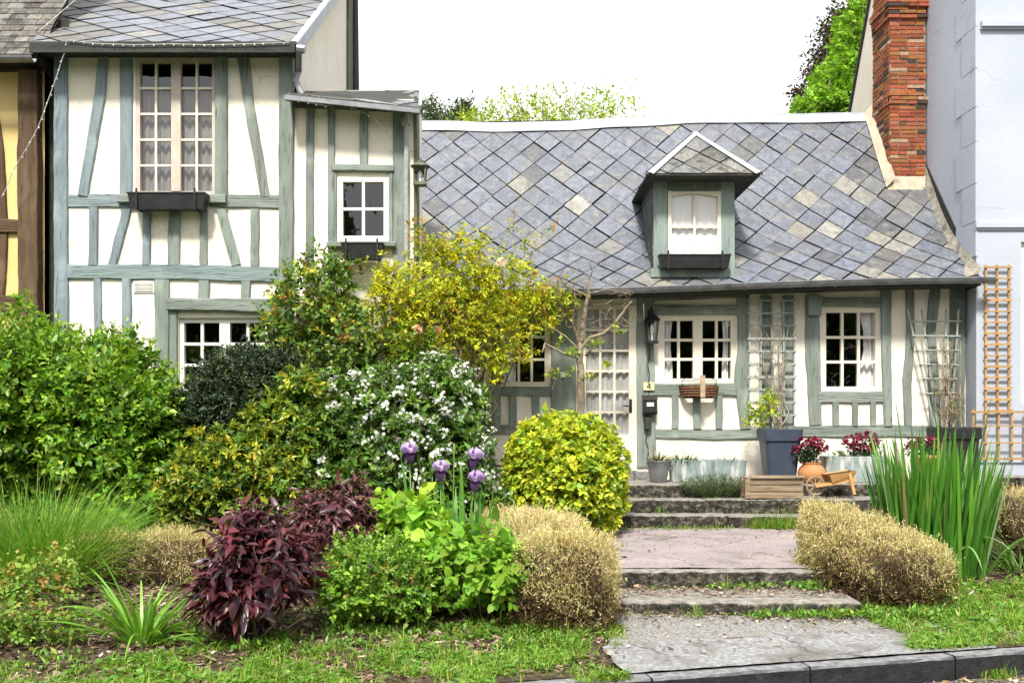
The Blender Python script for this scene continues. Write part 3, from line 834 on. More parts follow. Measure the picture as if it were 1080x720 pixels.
mb.box(dx0-.012, dx0+px(13, YD), YD-.035, YD-.001, dz0-.02, dz1, (1.1, 1.18, 1.22)); mb.box(dx1-px(13, YD), dx1+.012, YD-.035, YD-.001, dz0-.02, dz1, (1.1, 1.18, 1.22))
mb.box(dx0+px(13, YD), dx1-px(13, YD), YD-.028, YD-.001, wz1-.005, dz1, (.7, .75, .75)); mb.box(dx0-.05, dx1+.05, YD-.10, YD-.002, dz0-.07, dz0+.03, (1.1, 1.18, 1.2))
mb.build('trim_board', M['timber_v'], dorm)
w = (wx0, wx1, wz0, wz1); mb = MB(); f = .042
mb.box(w[0], w[0]+f, YD-.03, YD+.04, w[2], w[3]); mb.box(w[1]-f, w[1], YD-.03, YD+.04, w[2], w[3]); mb.box(w[0]+f, w[1]-f, YD-.028, YD+.04, w[2], w[2]+f*.7)
# arched head of the frame
N = 14; vs = []
for i in range(N+1):
    t = i/N; x = w[0]+f+(w[1]-w[0]-2*f)*t; zt_ = w[3]-.045+.035*math.sin(math.pi*t)-.02
    vs += [(x, YD-.027, zt_), (x, YD-.027, w[3]), (x, YD+.04, zt_), (x, YD+.04, w[3])]
mb.add(vs, [f_ for i in range(N) for f_ in ((i*4, (i+1)*4, (i+1)*4+1, i*4+1), (i*4, i*4+2, (i+1)*4+2, (i+1)*4))])
xm = (w[0]+w[1])/2; zm = w[2]+(w[3]-w[2])*.47
mb.box(xm-.013, xm+.013, YD-.02, YD+.02, w[2]+f*.7, w[3]-.05); mb.box(w[0]+f, w[1]-f, YD-.018, YD+.018, zm-.012, zm+.012)
mb.build('window_frame', M['cream_paint'], dorm)
mb = MB(); mb.quad((w[0]+.02, YD+.012, w[2]+.01), (w[1]-.02, YD+.012, w[2]+.01), (w[1]-.02, YD+.012, w[3]-.02), (w[0]+.02, YD+.012, w[3]-.02)); mb.build('pane', M['glass'], dorm)
mb = MB(); curtain_sheet(mb, w[0]+.02, xm+.005, YD+.032, w[2], w[3], 3.2, amp=.011); curtain_sheet(mb, xm-.005, w[1]-.02, YD+.036, w[2], w[3], 2.7, amp=.011); mb.build('curtain', M['curtain'], dorm, smooth=True)
# hipped dormer roof with wide eaves
YE = 11.20; ez = P(0, 183.5, YE).z; ex0, ex1 = P(683, 0, YE).x, P(802, 0, YE).x
AP = Vector(((ex0+ex1)/2+.01, 11.80, ez+.63))
YB = 12.72
mb = MB()
bz = ez-.012
mb.add([(ex0, YE, bz), (ex1, YE, bz), (ex1, YB, bz), (ex0, YB, bz)], [(3, 2, 1, 0)])
mb.add([(ex0, YE, ez), (ex1, YE, ez), AP, (AP.x, 13.4, AP.z), (ex1, YB+.6, ez), (ex0, YB+.6, ez)], [(0, 1, 2), (1, 4, 3, 2), (0, 2, 3, 5)])
mb.box(ex0, ex1, YE, YE+.02, bz-.004, ez+.002); mb.box(ex0-.003, ex0+.02, YE+.02, YB, bz-.003, ez+.001); mb.box(ex1-.02, ex1+.003, YE+.02, YB, bz-.003, ez+.001)
mb.build('dormer_roof', M['dark_board'], dorm)
mb = MB()
fn = Vector((0, -(AP.z-ez), AP.y-YE)).normalized(); ft = Vector((0, AP.y-YE, AP.z-ez)).normalized()
hl = math.hypot(AP.y-YE, AP.z-ez)
def hip_map(x, s, h): return Vector((x, YE, ez)) + ft*s + fn*(h+.004)
hw = (ex1-ex0)/2
oldcol = lambda x, s: random.choice([(.15, .148, .14), (.20, .195, .18), (.11, .108, .10), (.18, .18, .18)])
slates(mb, hip_map, ex0, ex1, 0, hl, .205, .205, oldcol, planes=[(hl/hw, -1, -hl/hw*ex0), (-hl/hw, -1, hl/hw*ex1)], shift=.02)
for sg, X0 in ((1, ex0), (-1, ex1)):
    run = abs(AP.x-X0); sn = Vector((-sg*(AP.z-ez), 0, run)).normalized(); stt = Vector((sg*run, 0, AP.z-ez)).normalized(); ssl = math.hypot(run, AP.z-ez)
    def side_map(yv, s, h, X0=X0, sn=sn, stt=stt): return Vector((X0, yv, ez))+stt*s+sn*(h+.004)
    k = (AP.y-YE)/ssl
    slates(mb, side_map, YE, 13.35, 0, ssl, .18, .2, oldcol, planes=[(1, -k, -YE)])
mb.build('slate_covering', M['old_slate'], dorm)
mb = MB()
for X0 in (ex0, ex1):
    a = Vector((X0, YE-.01, ez+.005)); dr_ = (AP-a)
    for (nv, off) in ((fn, 0), (Vector((-1 if X0 == ex0 else 1, 0, .9)).normalized(), 0)):
        sd = dr_.cross(nv).normalized()*.075
        if nv is fn:
            inward = Vector((AP.x-X0, 0, 0)).normalized()
            if sd.dot(inward) < 0: sd = -sd
        elif sd.y < 0: sd = -sd
        mb.add([a+nv*.026, AP+nv*.026, AP+nv*.024+sd*.7, a+nv*.024+sd], [(0, 1, 2, 3)])
mb.build('hip_flashing', M['zinc'], dorm)

# chimney: brick by brick
def bricks(mb, x0, x1, y0, y1, z0, z1, ch=.053, bl=.22, proud=0):
    z = z0; j = 0
    while z < z1-.01:
        for (face, lo, hi) in (('f', x0, x1), ('l', y0, y1), ('r', y0, y1), ('b', x0, x1)):
            p = lo-(.11 if j % 2 else 0)
            while p < hi-.02:
                L = bl if random.random() > .35 else bl*.55
                a, b = max(lo, p)+.004, min(hi, p+L)-.004
                p += L
                if b-a < .02: continue
                r = random.random()
                if r < .60: c = (random.uniform(.28, .40), random.uniform(.095, .145), random.uniform(.04, .065))
                elif r < .84: c = (random.uniform(.20, .30), .075, .035)
                elif r < .93: c = (.07, .05, .04)
                else: c = (.42, .28, .18)
                e = random.uniform(-.004, .009)+proud; jz = random.uniform(-.004, .004)
                za, zb = z+.006+jz, z+ch-.007+jz
                if face == 'f': mb.box(a-(proud if a < x0+.01 else 0), b+(proud if b > x1-.01 else 0), y0-e, y0+.05, za, zb, c)
                elif face == 'b': mb.box(a, b, y1-.05, y1+e, za, zb, c)
                elif face == 'l': mb.box(x0-e, x0+.05, max(a, y0+.052), min(b, y1-.052), za, zb, c)
                else: mb.box(x1-.05, x1+e, max(a, y0+.052), min(b, y1-.052), za, zb, c)
        z += ch*random.uniform(.94, 1.06); j += 1
chx0, chx1 = P(938, 0, 12.8).x, P(978, 0, 12.8).x-.004
chx0 = 4.86; chx1 = 5.325
mb = MB(); mb.box(chx0+.008, chx1-.008, 12.81, 13.42, 3.8, 8.2); chm = mb.build('chimney', M['mortar'], cot)
mb = MB()
bricks(mb, chx0, chx1, 12.8, 13.43, 4.55, 8.1)
bricks(mb, chx0, chx1, 12.8, 13.43, 5.62, 5.75, proud=.018)
bricks(mb, chx0, chx1, 12.8, 13.43, 6.72, 6.86, proud=.03); bricks(mb, chx0, chx1, 12.8, 13.43, 6.86, 6.93, proud=.055)
mb.build('brickwork', M['brick'], chm)
mb = MB()
mb.add([(chx0-.07, 12.70, 4.50), (chx1, 12.70, 4.50), (chx1, 12.775, 4.69), (chx0-.0, 12.775, 4.69), (chx0-.07, 12.80, 4.44), (chx1, 12.80, 4.44)], [(0, 1, 2, 3), (4, 5, 1, 0)])
sA = float(np.interp(12.72, pts[:, 0], S_)); vs = []
for i in range(13):
    s = sA+(SL-.02-sA)*i/12
    q = roof_map(chx0-.085, s, .03); q2 = roof_map(chx0+.004, s, .06)
    vs += [q, q2+Vector((-.02, 0, .06)), q2+Vector((.012, 0, .12))]
mb.add(vs, [(i*3+k, (i+1)*3+k, (i+1)*3+k+1, i*3+k+1) for i in range(12) for k in range(2)])
mb.build('mortar_base', M['mortar_pale'], chm)

# ------------------------------------------------------------------ white house on the right
YW = 11.45; XW = 5.34
wh = thing('white_house', 'tall bluish white rendered house at the right edge with quoins and cream gable', 'house', (7, YW, .5))
mb = MB(); wr = rect(1077, 255, 1135, 425, YW)
holed_wall(mb, XW, 10.2, .2, 9.4, YW, .25, [wr])
mb.build('front_wall', M['white_wall'], wh)
mb = MB()   # side wall in white up to the chimney, cream gable behind
mb.quad((XW, YW+.25, .2), (XW, YW+.25, 9.4), (XW, 13.35, 9.4), (XW, 13.35, .2))
mb.build('side_wall', M['white_wall'], wh)
mb = MB(); mb.add([(XW+.002, 13.35, .2), (XW+.002, 13.35, 9.6), (XW+.002, 13.55, 9.75), (XW+.002, 14.80, 7.82), (XW+.002, 15.72, 6.35), (XW+.002, 17.6, 3.5), (XW+.002, 17.6, .2)], [(6, 5, 4, 3, 2, 1, 0)])
mb.build('gable_wall', M['cream_wall'], wh)
mb = MB(); e = [(13.3, 9.85), (13.55, 9.83), (14.80, 7.88), (15.72, 6.41), (17.8, 3.1)]
for i in range(len(e)-1):
    (ya, za), (yb, zb) = e[i], e[i+1]
    mb.add([(XW-.03, ya, za-.03), (XW-.03, yb, zb-.03), (10.3, yb, zb-.03), (10.3, ya, za-.03), (XW-.03, ya, za+.05), (XW-.03, yb, zb+.05), (10.3, yb, zb+.05), (10.3, ya, za+.05)], [(0, 1, 2, 3), (4, 7, 6, 5), (0, 4, 5, 1)])
mb.quad((XW-.03, 11.2, 9.4), (10.3, 11.2, 9.4), (10.3, 13.4, 9.9), (XW-.03, 13.4, 9.9)); mb.quad((10.2, YW, .2), (10.2, 17.6, .2), (10.2, 17.6, 3.5), (10.2, YW, 9.4))
mb.quad((XW, 17.6, .2), (10.2, 17.6, .2), (10.2, 17.6, 3.6), (XW, 17.6, 3.6))
mb.build('roof', M['dark_board'], wh)
mb = MB()   # quoins on the side wall and string courses on the front
z = 3.45; i = 0
while z < 7.2:
    hh = .40 + .04*(i % 3); d1 = .34 if i % 2 else .50
    mb.box(XW-.012-.001*(i % 3), XW+.01, YW-.010, YW+d1, z+.004, z+hh-.004); z += hh; i += 1
mb.build('quoin', M['white_wall'], wh)
mb = MB()
for (v, hpx, pr) in ((26.5, 3, .06), (238, 2.4, .04)):
    a = P(1028, v+hpx, YW); mb.box(a.x+(.06 if v < 100 else 0), 10.2, YW-pr, YW+.01, a.z, a.z+px(hpx*2, YW)); mb.box(a.x+(.06 if v < 100 else 0), 10.2, YW-pr*.55, YW+.011, a.z-px(2.2, YW), a.z-.0005)
mb.build('string_course', M['white_wall'], wh)
mb = MB(); a = P(1030, 486, YW); mb.box(XW-.02, 10.2, YW-.05, YW+.01, .2, P(0, 487, YW).z); mb.build('plinth', M['white_wall'], wh)
window(wh, 'window', 1077, 255, 1135, 425, YW, 2, 1, 3, M['white_paint'], fr=7, recess=.06)
mb = MB(); mb.quad((XW+.2, YW+.9, .5), (10, YW+.9, .5), (10, YW+.9, 5), (XW+.2, YW+.9, 5)); mb.build('interior', M['room'], wh)
# ------------------------------------------------------------------ tall half-timbered house on the left
YL = 10.7
XLS = -2.345
lh = thing('timbered_house', 'tall half-timbered house with blue grey beams, slate roof and narrow side bay', 'house', (-3.6, YL, .5))
B_V, B_H = M['blue_v'], M['blue_h']
h1 = rect(143, 61, 228, 206, YL); h2 = rect(188, 335, 284, 412, YL); h3 = rect(356, 186, 410, 254, YL)
xl = P(58, 0, YL).x
mb = MB(); holed_wall(mb, xl, XLS, .2, 5.62, YL, .2, [h1, h2])
mb.add([(XLS-.001, YL+.2, .2), (XLS-.001, 14.5, .2), (XLS-.001, 14.5, 8.2), (XLS-.001, YL+.2, 5.72)], [(0, 1, 2, 3)])
mb.quad((XLS, YL, .2), (XLS, YL+.2, .2), (XLS, YL+.2, 5.72), (XLS, YL, 5.72))
mb.quad((xl, YL+.2, .2), (xl, YL+.2, 5.72), (xl, 14.5, 8.2), (xl, 14.5, .2)); mb.quad((xl, 14.5, .2), (xl, 14.5, 8.2), (XLS, 14.5, 8.2), (XLS, 14.5, .2))
mb.build('wall', M['plaster'], lh)
mb = MB()
for zz in (3.05, .55, 5.6): mb.quad((xl+.01, YL+.2, zz), (XLS-.02, YL+.2, zz), (XLS-.02, 14.4, zz), (xl+.01, 14.4, zz))
mb.quad((xl+.01, 12.4, .5), (XLS-.02, 12.4, .5), (XLS-.02, 12.4, 5.6), (xl+.01, 12.4, 5.6))
mb.quad((XLS-.02, YL+.21, .5), (XLS-.02, YL+.21, 5.6), (XLS-.02, 12.4, 5.6), (XLS-.02, 12.4, .5)); mb.quad((xl+.01, YL+.21, .5), (xl+.01, 12.4, .5), (xl+.01, 12.4, 5.6), (xl+.01, YL+.21, 5.6))
mb.build('interior', M['room'], lh)
def lp(pts, w, blue=False, name='timber_post', **k): return timber(name, pts, w, YL, B_V if blue else V_, lh, **k)
def lr(pts, w, blue=False, name='timber_rail', **k): return timber(name, pts, w, YL, B_H if blue else H_, lh, proud=k.pop('proud', .020), **k)
lp([(65, 44), (65, 200), (66, 420)], [14, 14, 15], True, jit=.04)
lp([(303, 44), (302, 180), (302, 420)], [15, 15, 14], jit=.05, proud=.036)
lp([(134, 50), (133.5, 205)], [13, 13], True, jit=.04); lp([(234, 50), (234, 208)], [13, 13], jit=.04)
lp([(111, 48), (106, 100), (88, 207)], [11, 11, 10], True, 'timber_brace', jit=.09)
lp([(255, 48), (263, 110), (280, 208)], [12, 11, 10], False, 'timber_brace', jit=.09)
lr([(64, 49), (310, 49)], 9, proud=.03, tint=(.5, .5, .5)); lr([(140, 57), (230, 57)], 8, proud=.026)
lr([(72, 212), (140, 212)], 14, True, tint=(1.03, 1.03, .99)); lr([(126, 210.5), (240, 211)], 9, proud=.075); lr([(222, 212), (296, 213)], 14)
lr([(72, 286.5), (190, 287), (296, 290)], [15, 16, 16], True, jit=.05, tint=(1.03, 1.05, .97))
for pts_, w_, bl, nm in (([(99.5, 219), (99, 280)], 9, 1, 'timber_post'), ([(135, 219), (127, 250), (119, 280)], 9, 1, 'timber_brace'), ([(155.5, 224), (155, 280)], 8, 1, 'timber_post'),
                         ([(184.5, 224), (184, 280)], 12, 0, 'timber_post'), ([(215.5, 222), (215, 280)], 8, 0, 'timber_post'), ([(234, 221), (241, 250), (250, 280)], 10, 0, 'timber_brace'),
                         ([(269.5, 221), (269, 281)], 9, 0, 'timber_post')):
    lp(pts_, w_, bool(bl), nm, jit=.10)
lp([(103.5, 294), (104, 420)], 8, True, jit=.1); lp([(134.5, 294), (134, 420)], 9, True, jit=.09); lp([(171.5, 295), (171, 420)], 15, False, jit=.04)
lp([(216, 296), (215.5, 317)], 11, jit=.1); lp([(259.5, 296), (259, 317)], 10, jit=.1)
lr([(178, 321), (297, 323)], [12, 14], name='lintel', proud=.075, jit=.08)
lp([(183.5, 326), (183.5, 420)], 8, jit=.05); lp([(290, 326), (290, 420)], 9, jit=.05)
window(lh, 'window', 143, 61, 228, 206, YL, 2, 2, 5, M['taupe_paint'], fr=4.5, mun=2.2, recess=.015, mid=10, munmat=M['cream_paint'], curtains=[(147, 184, .0, .78, 5, 0), (187, 224, .0, .78, 5, 0)], cmat=M['grey_net'])
window(lh, 'window', 188, 335, 284, 412, YL, 2, 2, 3, M['white_paint'], fr=5, mun=3, recess=.05, mid=11)
# ventilation grille
x0, x1, z0, z1 = rect(141, 296, 163, 309, YL); mb = MB(); mb.box(x0, x1, YL-.012, YL+.01, z0, z1)
for k in range(7):
    z = z0+.02+k*(z1-z0-.03)/7; mb.obox((x0+.015, YL-.016, z), (x1-.015, YL-.016, z), .012, .004, up=(0, -.5, 1))
mb.build('vent_grille', M['white_paint'], lh)
# roof of the tall house
LY0, LZ0, LSL = 10.40, 5.50, math.atan2(1.15, 1.75)
ca, sa = math.cos(LSL), math.sin(LSL)
def lroof(x, s, h): return Vector((x, LY0+ca*s-sa*h, LZ0+sa*s+ca*h+.008*mnoise.noise((x*1.5, s*1.5, 2))))
rx0, rx1 = -5.02, -2.26
mb = MB(); mb.add([lroof(rx0, 0, -.02), lroof(rx1, 0, -.02), lroof(rx1, 5, -.02), lroof(rx0, 5, -.02), (rx0, 14.9, 4), (rx1, 14.9, 4)], [(0, 1, 2, 3), (3, 2, 5, 4)])
mb.add([lroof(rx0, 0, -.022), lroof(rx0, 5, -.022), lroof(rx0-1.2, 5, -.022)], [(0, 1, 2)])
mb.add([lroof(rx0, .0, -.06), lroof(rx1, .0, -.06), (rx1, YL, 5.46), (rx0, YL, 5.46)], [(3, 2, 1, 0)])
lro = mb.build('roof', M['underlay'], lh)
def lcol(x, s):
    r = random.random()
    if r < .16+.5*(1-sstep(-5.0, -4.0, x)): return random.choice([(.17, .162, .145), (.13, .124, .113), (.22, .212, .19)])
    k = random.uniform(.88, 1.12); return (.175*k, .188*k, .222*k)
mb = MB(); slates(mb, lroof, rx0-1.3, rx1, 0, 5, .235, .215, lcol, planes=[(1, .24, -rx0)]); mb.build('slate_covering', M['slate'], lro)
mb = MB(); a, b = lroof(rx1, -.02, .02), lroof(rx1, 5, .02); mb.obox(a, b, .07, .03); mb.obox(a+Vector((.03, 0, -.06)), b+Vector((.03, 0, -.06)), .02, .12); mb.build('verge_flashing', M['zinc'], lro)
mb = MB(); mb.box(rx0-.01, rx1, LY0-.03, LY0-.005, LZ0-.10, LZ0+.012); mb.add([(rx0+.01, LY0-.004, LZ0-.10), (rx0+.01, 11.4, LZ0-.4), (rx0+.01, 11.4, LZ0+.6), (rx0+.01, LY0-.004, LZ0-.02)], [(0, 1, 2, 3), ]); mb.build('fascia_board', M['dark_board'], lro)
mb = MB(); mb.tube([(rx1+.03, LY0+.02, LZ0-.06), (rx1-.02, YL-.06, LZ0-.2), (-2.33+.02, YL-.07, 5.2), (-2.24, YL-.10, 5.03), (-2.20, YL-.12, 4.99)], .034, 8); mb.tube([(rx1+.02, LY0-.02, LZ0-.06), (rx1+.10, LY0-.02, LZ0-.07)], .045, 8)
mb.build('rain_pipe', M['gutter'], lh)
# corner board and pipe at the back of the gable wall
mb = MB(); mb.box(XLS-.02, XLS+.035, 14.1, 14.5, 4.5, 8.4); mb.build('corner_board', M['olive_v'], lh)
mb = MB(); mb.tube([(XLS+.04, 14.52, 8.3), (XLS+.05, 14.52, 5.0)], .05, 8); mb.build('rain_pipe', M['black_metal'], lh)

# the side bay
xb1 = -1.052
mb = MB(); holed_wall(mb, XLS+.002, xb1, .2, 5.02, YL+.012, .15, [h3])
mb.quad((xb1, YL+.012, .2), (xb1, 11.65, .2), (xb1, 11.65, 5.10), (xb1, YL+.012, 5.02)); mb.quad((XLS+.002, 11.65, 2.5), (XLS+.002, 11.65, 5.1), (xb1, 11.65, 5.1), (xb1, 11.65, 2.5))
bay = mb.build('bay', M['plaster'], lh)
mb = MB(); mb.quad((XLS+.01, YL+.9, 2.6), (xb1-.01, YL+.9, 2.6), (xb1-.01, YL+.9, 5), (XLS+.01, YL+.9, 5)); mb.build('interior', M['room'], bay)
def bp_(pts, w, name='timber_post', mat=None, **k): return timber(name, pts, w, YL+.012, mat or V_, bay, **k)
bp_([(327.5, 112), (327, 200), (326, 420)], [8, 8, 9], jit=.08); bp_([(350, 112), (349.5, 300), (350, 420)], 7, jit=.08)
bp_([(384, 112), (384, 175)], 9, jit=.08); bp_([(421, 108), (421, 420)], [13, 12], jit=.05)
bp_([(351, 177.5), (416, 178.5)], 7, 'timber_rail', H_, proud=.045); bp_([(353, 182), (353, 256)], 5, proud=.02); bp_([(412.5, 182), (412.5, 256)], 4, proud=.02)
bp_([(346, 259), (418, 259)], 5, 'timber_rail', H_, proud=.09)
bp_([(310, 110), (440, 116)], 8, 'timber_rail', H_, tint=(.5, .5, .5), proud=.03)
window(bay, 'window', 356, 186, 410, 254, YL, 1, 2, 2, M['white_paint'], fr=5.5, mun=3, recess=.02)
mb = MB(); mb.box(xb1-.004, xb1+.03, YL+.0, YL+.30, .3, 5.05); mb.build('corner_board', M['olive_v'], bay)
mb = MB(); mb.tube([P(428.5, 128, YL-.05), P(428.5, 300, YL-.05)], px(2.6, YL), 8); mb.tube([P(427, 125, YL-.05), P(428.5, 132, YL-.06)], px(4.5, YL), 8); mb.build('rain_pipe', M['lath_green'], bay)
# bay roof: lean-to, front edge dips to the right
A0, A1 = P(301, 99, 10.42), P(443, 113.5, 10.42); C0, C1 = P(318, 96.5, 11.35), P(444, 95.5, 11.35)
bn = (A1-A0).cross(C0-A0).normalized()
def bmap(x, s, h):
    t = (x-A0.x)/(A1.x-A0.x); q = A0.lerp(A1, t).lerp(C0.lerp(C1, t), s); return q + bn*h
mb = MB(); th = Vector((0, 0, -.075))
mb.add([A0, A1, C1, C0, A0+th, A1+th, C1+th, C0+th], [(0, 1, 2, 3), (7, 6, 5, 4), (0, 4, 5, 1), (1, 5, 6, 2), (2, 6, 7, 3), (3, 7, 4, 0)])
brf = mb.build('bay_roof', M['dark_board'], lh)
mb = MB(); slates(mb, bmap, A0.x, A1.x, 0.0, 1.0, .24, .33, lambda x, s: random.choice([(.24, .23, .20), (.20, .195, .18), (.28, .27, .25), (.17, .175, .19)]), lift=.01, th=.006); mb.build('slate_covering', M['old_slate'], brf)
mb = MB(); mb.obox(A1+bn*.015, C1+bn*.015, .035, .02); mb.build('roof_flashing', M['zinc'], brf)
mb = MB(); mb.obox(A0+Vector((0, -.02, -.045)), A1+Vector((0, -.02, -.045)), .04, .05); mb.build('gutter', M['gutter'], brf)

# ------------------------------------------------------------------ yellow house at the left edge
YY = 10.9
yh = thing('yellow_house', 'yellow rendered house with bare brown oak timbers at the left edge', 'house', (-6.5, YY, .5))
xy1 = P(47, 0, YY).x
mb = MB(); holed_wall(mb, -9.5, xy1, .2, 5.62, YY, .2, []); mb.quad((xy1, YY, .2), (xy1, 14.5, .2), (xy1, 14.5, 6), (xy1, YY, 6)); mb.build('wall', M['yellow_plaster'], yh)
mb = MB(); mb.quad((xy1-.01, 11.0, .2), (xl+.02, 11.0, .2), (xl+.02, 11.0, 6), (xy1-.01, 11.0, 6)); mb.build('gap_shade_sheet', M['underlay'], yh)  # dark sheet standing in for the shade of the open recess between the houses
def yp(pts, w, name='timber_post', mat=None, **k): return timber(name, pts, w, YY, mat or M['brown_v'], yh, **k)
yp([(35, 78), (34.5, 200), (36, 420)], [20, 21, 20], jit=.05, proud=.12)
yp([(-10, 98), (0, 160), (4, 240), (0, 330)], [9, 10, 10, 10], 'timber_brace', jit=.08)
yp([(-90, 239), (27, 239)], 14, 'timber_rail', M['brown_h'], proud=.05); yp([(-90, 321), (27, 321)], 17, 'timber_rail', M['brown_h'], proud=.05)
yp([(-60, 78), (-60, 420)], 20); yp([(-90, 74), (46, 72)], 8, 'timber_rail', M['brown_h'])
a = P(-120, 66, 10.45)
mb = MB(); half_gutter(mb, [(x, 10.45, P(0, 60, 10.45).z) for x in (-9.5, P(36, 0, 10.45).x)], .06); mb.build('gutter', M['gutter'], yh)
gz = P(0, 58, 10.5).z
def yroof(x, s, h): return Vector((x, 10.5+.62*s-.78*h, gz+.78*s+.62*h))
mb = MB(); mb.add([yroof(-9.6, 0, -.02), yroof(-4.99, 0, -.02), yroof(-4.99, 4.2, -.02), yroof(-9.6, 4.2, -.02)], [(0, 1, 2, 3)])
mb.add([yroof(-9.6, 0, -.02), yroof(-4.99, 0, -.02), (-4.99, YY, gz), (-9.6, YY, gz)], [(3, 2, 1, 0)])
yr = mb.build('roof', M['underlay'], yh)
mb = MB(); s = 0; j = 0
while s < 3.2:
    x = -9.6-(.09 if j % 2 else 0)
    while x < -5.0:
        w = random.uniform(.14, .20); xb = min(x+w, -4.99)
        if x > -7.2:
            h0 = .014+random.gauss(0, .002)
            q = [yroof(x+.003, s, h0), yroof(xb-.003, s, h0), yroof(xb-.003, s+.15, .004), yroof(x+.003, s+.15, .004), yroof(x+.003, s, h0-.009), yroof(xb-.003, s, h0-.009)]
            k = random.uniform(.7, 1.2); mb.add(q, [(0, 1, 2, 3), (4, 5, 1, 0)], random.choice([(.14*k, .128*k, .11*k), (.10*k, .088*k, .075*k), (.19*k, .18*k, .16*k)]))
        x += w
    s += .115; j += 1
mb.build('slate_covering', M['old_slate'], yr)

# ------------------------------------------------------------------ things hung on the houses
def wbox(name, label, x0, x1, y0, z0, z1, dep, mat, cat='window box', taper=.012, group='black window boxes'):
    t = thing(name, label, cat, ((x0+x1)/2, y0, z0), group)
    mb = MB()
    vs = []
    for (ins, z) in ((taper*2, z0), (0, z1), (-.008, z1), (-.008, z1+.012), (.014, z1+.012), (.014, z1-.03)):
        vs += [(x0+ins, y0-dep+ins, z), (x1-ins, y0-dep+ins, z), (x1-ins, y0-.004-max(ins, 0)*.2, z), (x0+ins, y0-.004-max(ins, 0)*.2, z)]
    fs = [(3, 2, 1, 0)]
    for r in range(5):
        for k in range(4): fs.append((r*4+k, r*4+(k+1) % 4, (r+1)*4+(k+1) % 4, (r+1)*4+k))
    mb.add(vs, fs); mb.build('trough', mat, t)
    mb = MB(); mb.quad((x0+.014, y0-dep+.014, z1-.025), (x1-.014, y0-dep+.014, z1-.025), (x1-.014, y0-.008, z1-.025), (x0+.014, y0-.008, z1-.025)); mb.build('compost', M['compost'], t)
    for x in (x0+.12*(x1-x0), x1-.12*(x1-x0)):
        mb = MB()
        mb.box(x-.01, x+.01, y0-dep-.012, y0+.0, z0-.012, z0-.004); mb.box(x-.01, x+.01, y0-dep-.014, y0-dep-.004, z0-.012, z1+.05)
        mb.build('bracket', M['black_metal'], t)
    return t
r = rect(140, 207, 220, 223, YL-.1); wbox('window_box', 'long black window box under the tall upper window of many panes', r[0], r[1], YL-.08, r[2], r[3], .17, M['black_plastic'])
r = rect(362, 259, 405, 275, YL-.12); wbox('window_box', 'small black window box under the four pane window of the side bay', r[0], r[1], YL-.10, r[2], r[3], .16, M['black_plastic'])
r = rect(694, 271, 768, 284, YD-.12); wbox('window_box', 'black window box under the curtained dormer window on the roof', r[0], r[1], YD-.10, r[2], r[3], .16, M['black_plastic'])

# wicker half basket under the middle window
c = P(737, 410, YC-.05)
t = thing('hanging_basket', 'brown wicker window basket with a wooden peg under the middle window', 'basket', c)
mb = MB(); N = 20; vs = []; fs = []
for j, (rr, zz) in enumerate(((.165, -.11), (.20, -.05), (.225, .03), (.235, .04), (.20, .035), (.17, -.05))):
    for i in range(N+1):
        a = math.pi*i/N; vs.append((c.x-rr*math.cos(a), YC-.035-rr*.8*math.sin(a)+ .005*math.sin(a*22+j*3), c.z+zz))
for j in range(5):
    for i in range(N): q = j*(N+1)+i; fs.append((q, q+1, q+N+2, q+N+1))
fs.append(tuple(range(N+1))); mb.add(vs, fs)
for zz in (-.08, -.05, -.02, .01):
    rr = .21+.16*(zz+.05); mb.tube([(c.x-rr*math.cos(math.pi*i/16), YC-.035-rr*.8*math.sin(math.pi*i/16), c.z+zz) for i in range(17)], .012, 5)
mb.build('basket_body', M['wicker'], t, smooth=True)
mb = MB(); mb.box(c.x-.02, c.x+.035, YC-.26, YC-.235, c.z-.10, c.z+.15, (1.3, 1.3, 1.3)); mb.build('wooden_peg', M['raw_wood'], t)
mb = MB()
for xx in (-.20, .20): mb.tube([(c.x+xx, YC-.06, c.z+.03), (c.x+xx, YC-.08, c.z+.10), (c.x+xx*.8, YC-.03, c.z+.12)], .005, 5)
mb.tube([(c.x-.20, YC-.08, c.z+.09), (c.x+.20, YC-.08, c.z+.085)], .004, 5); mb.build('wire_rail', M['black_metal'], t)

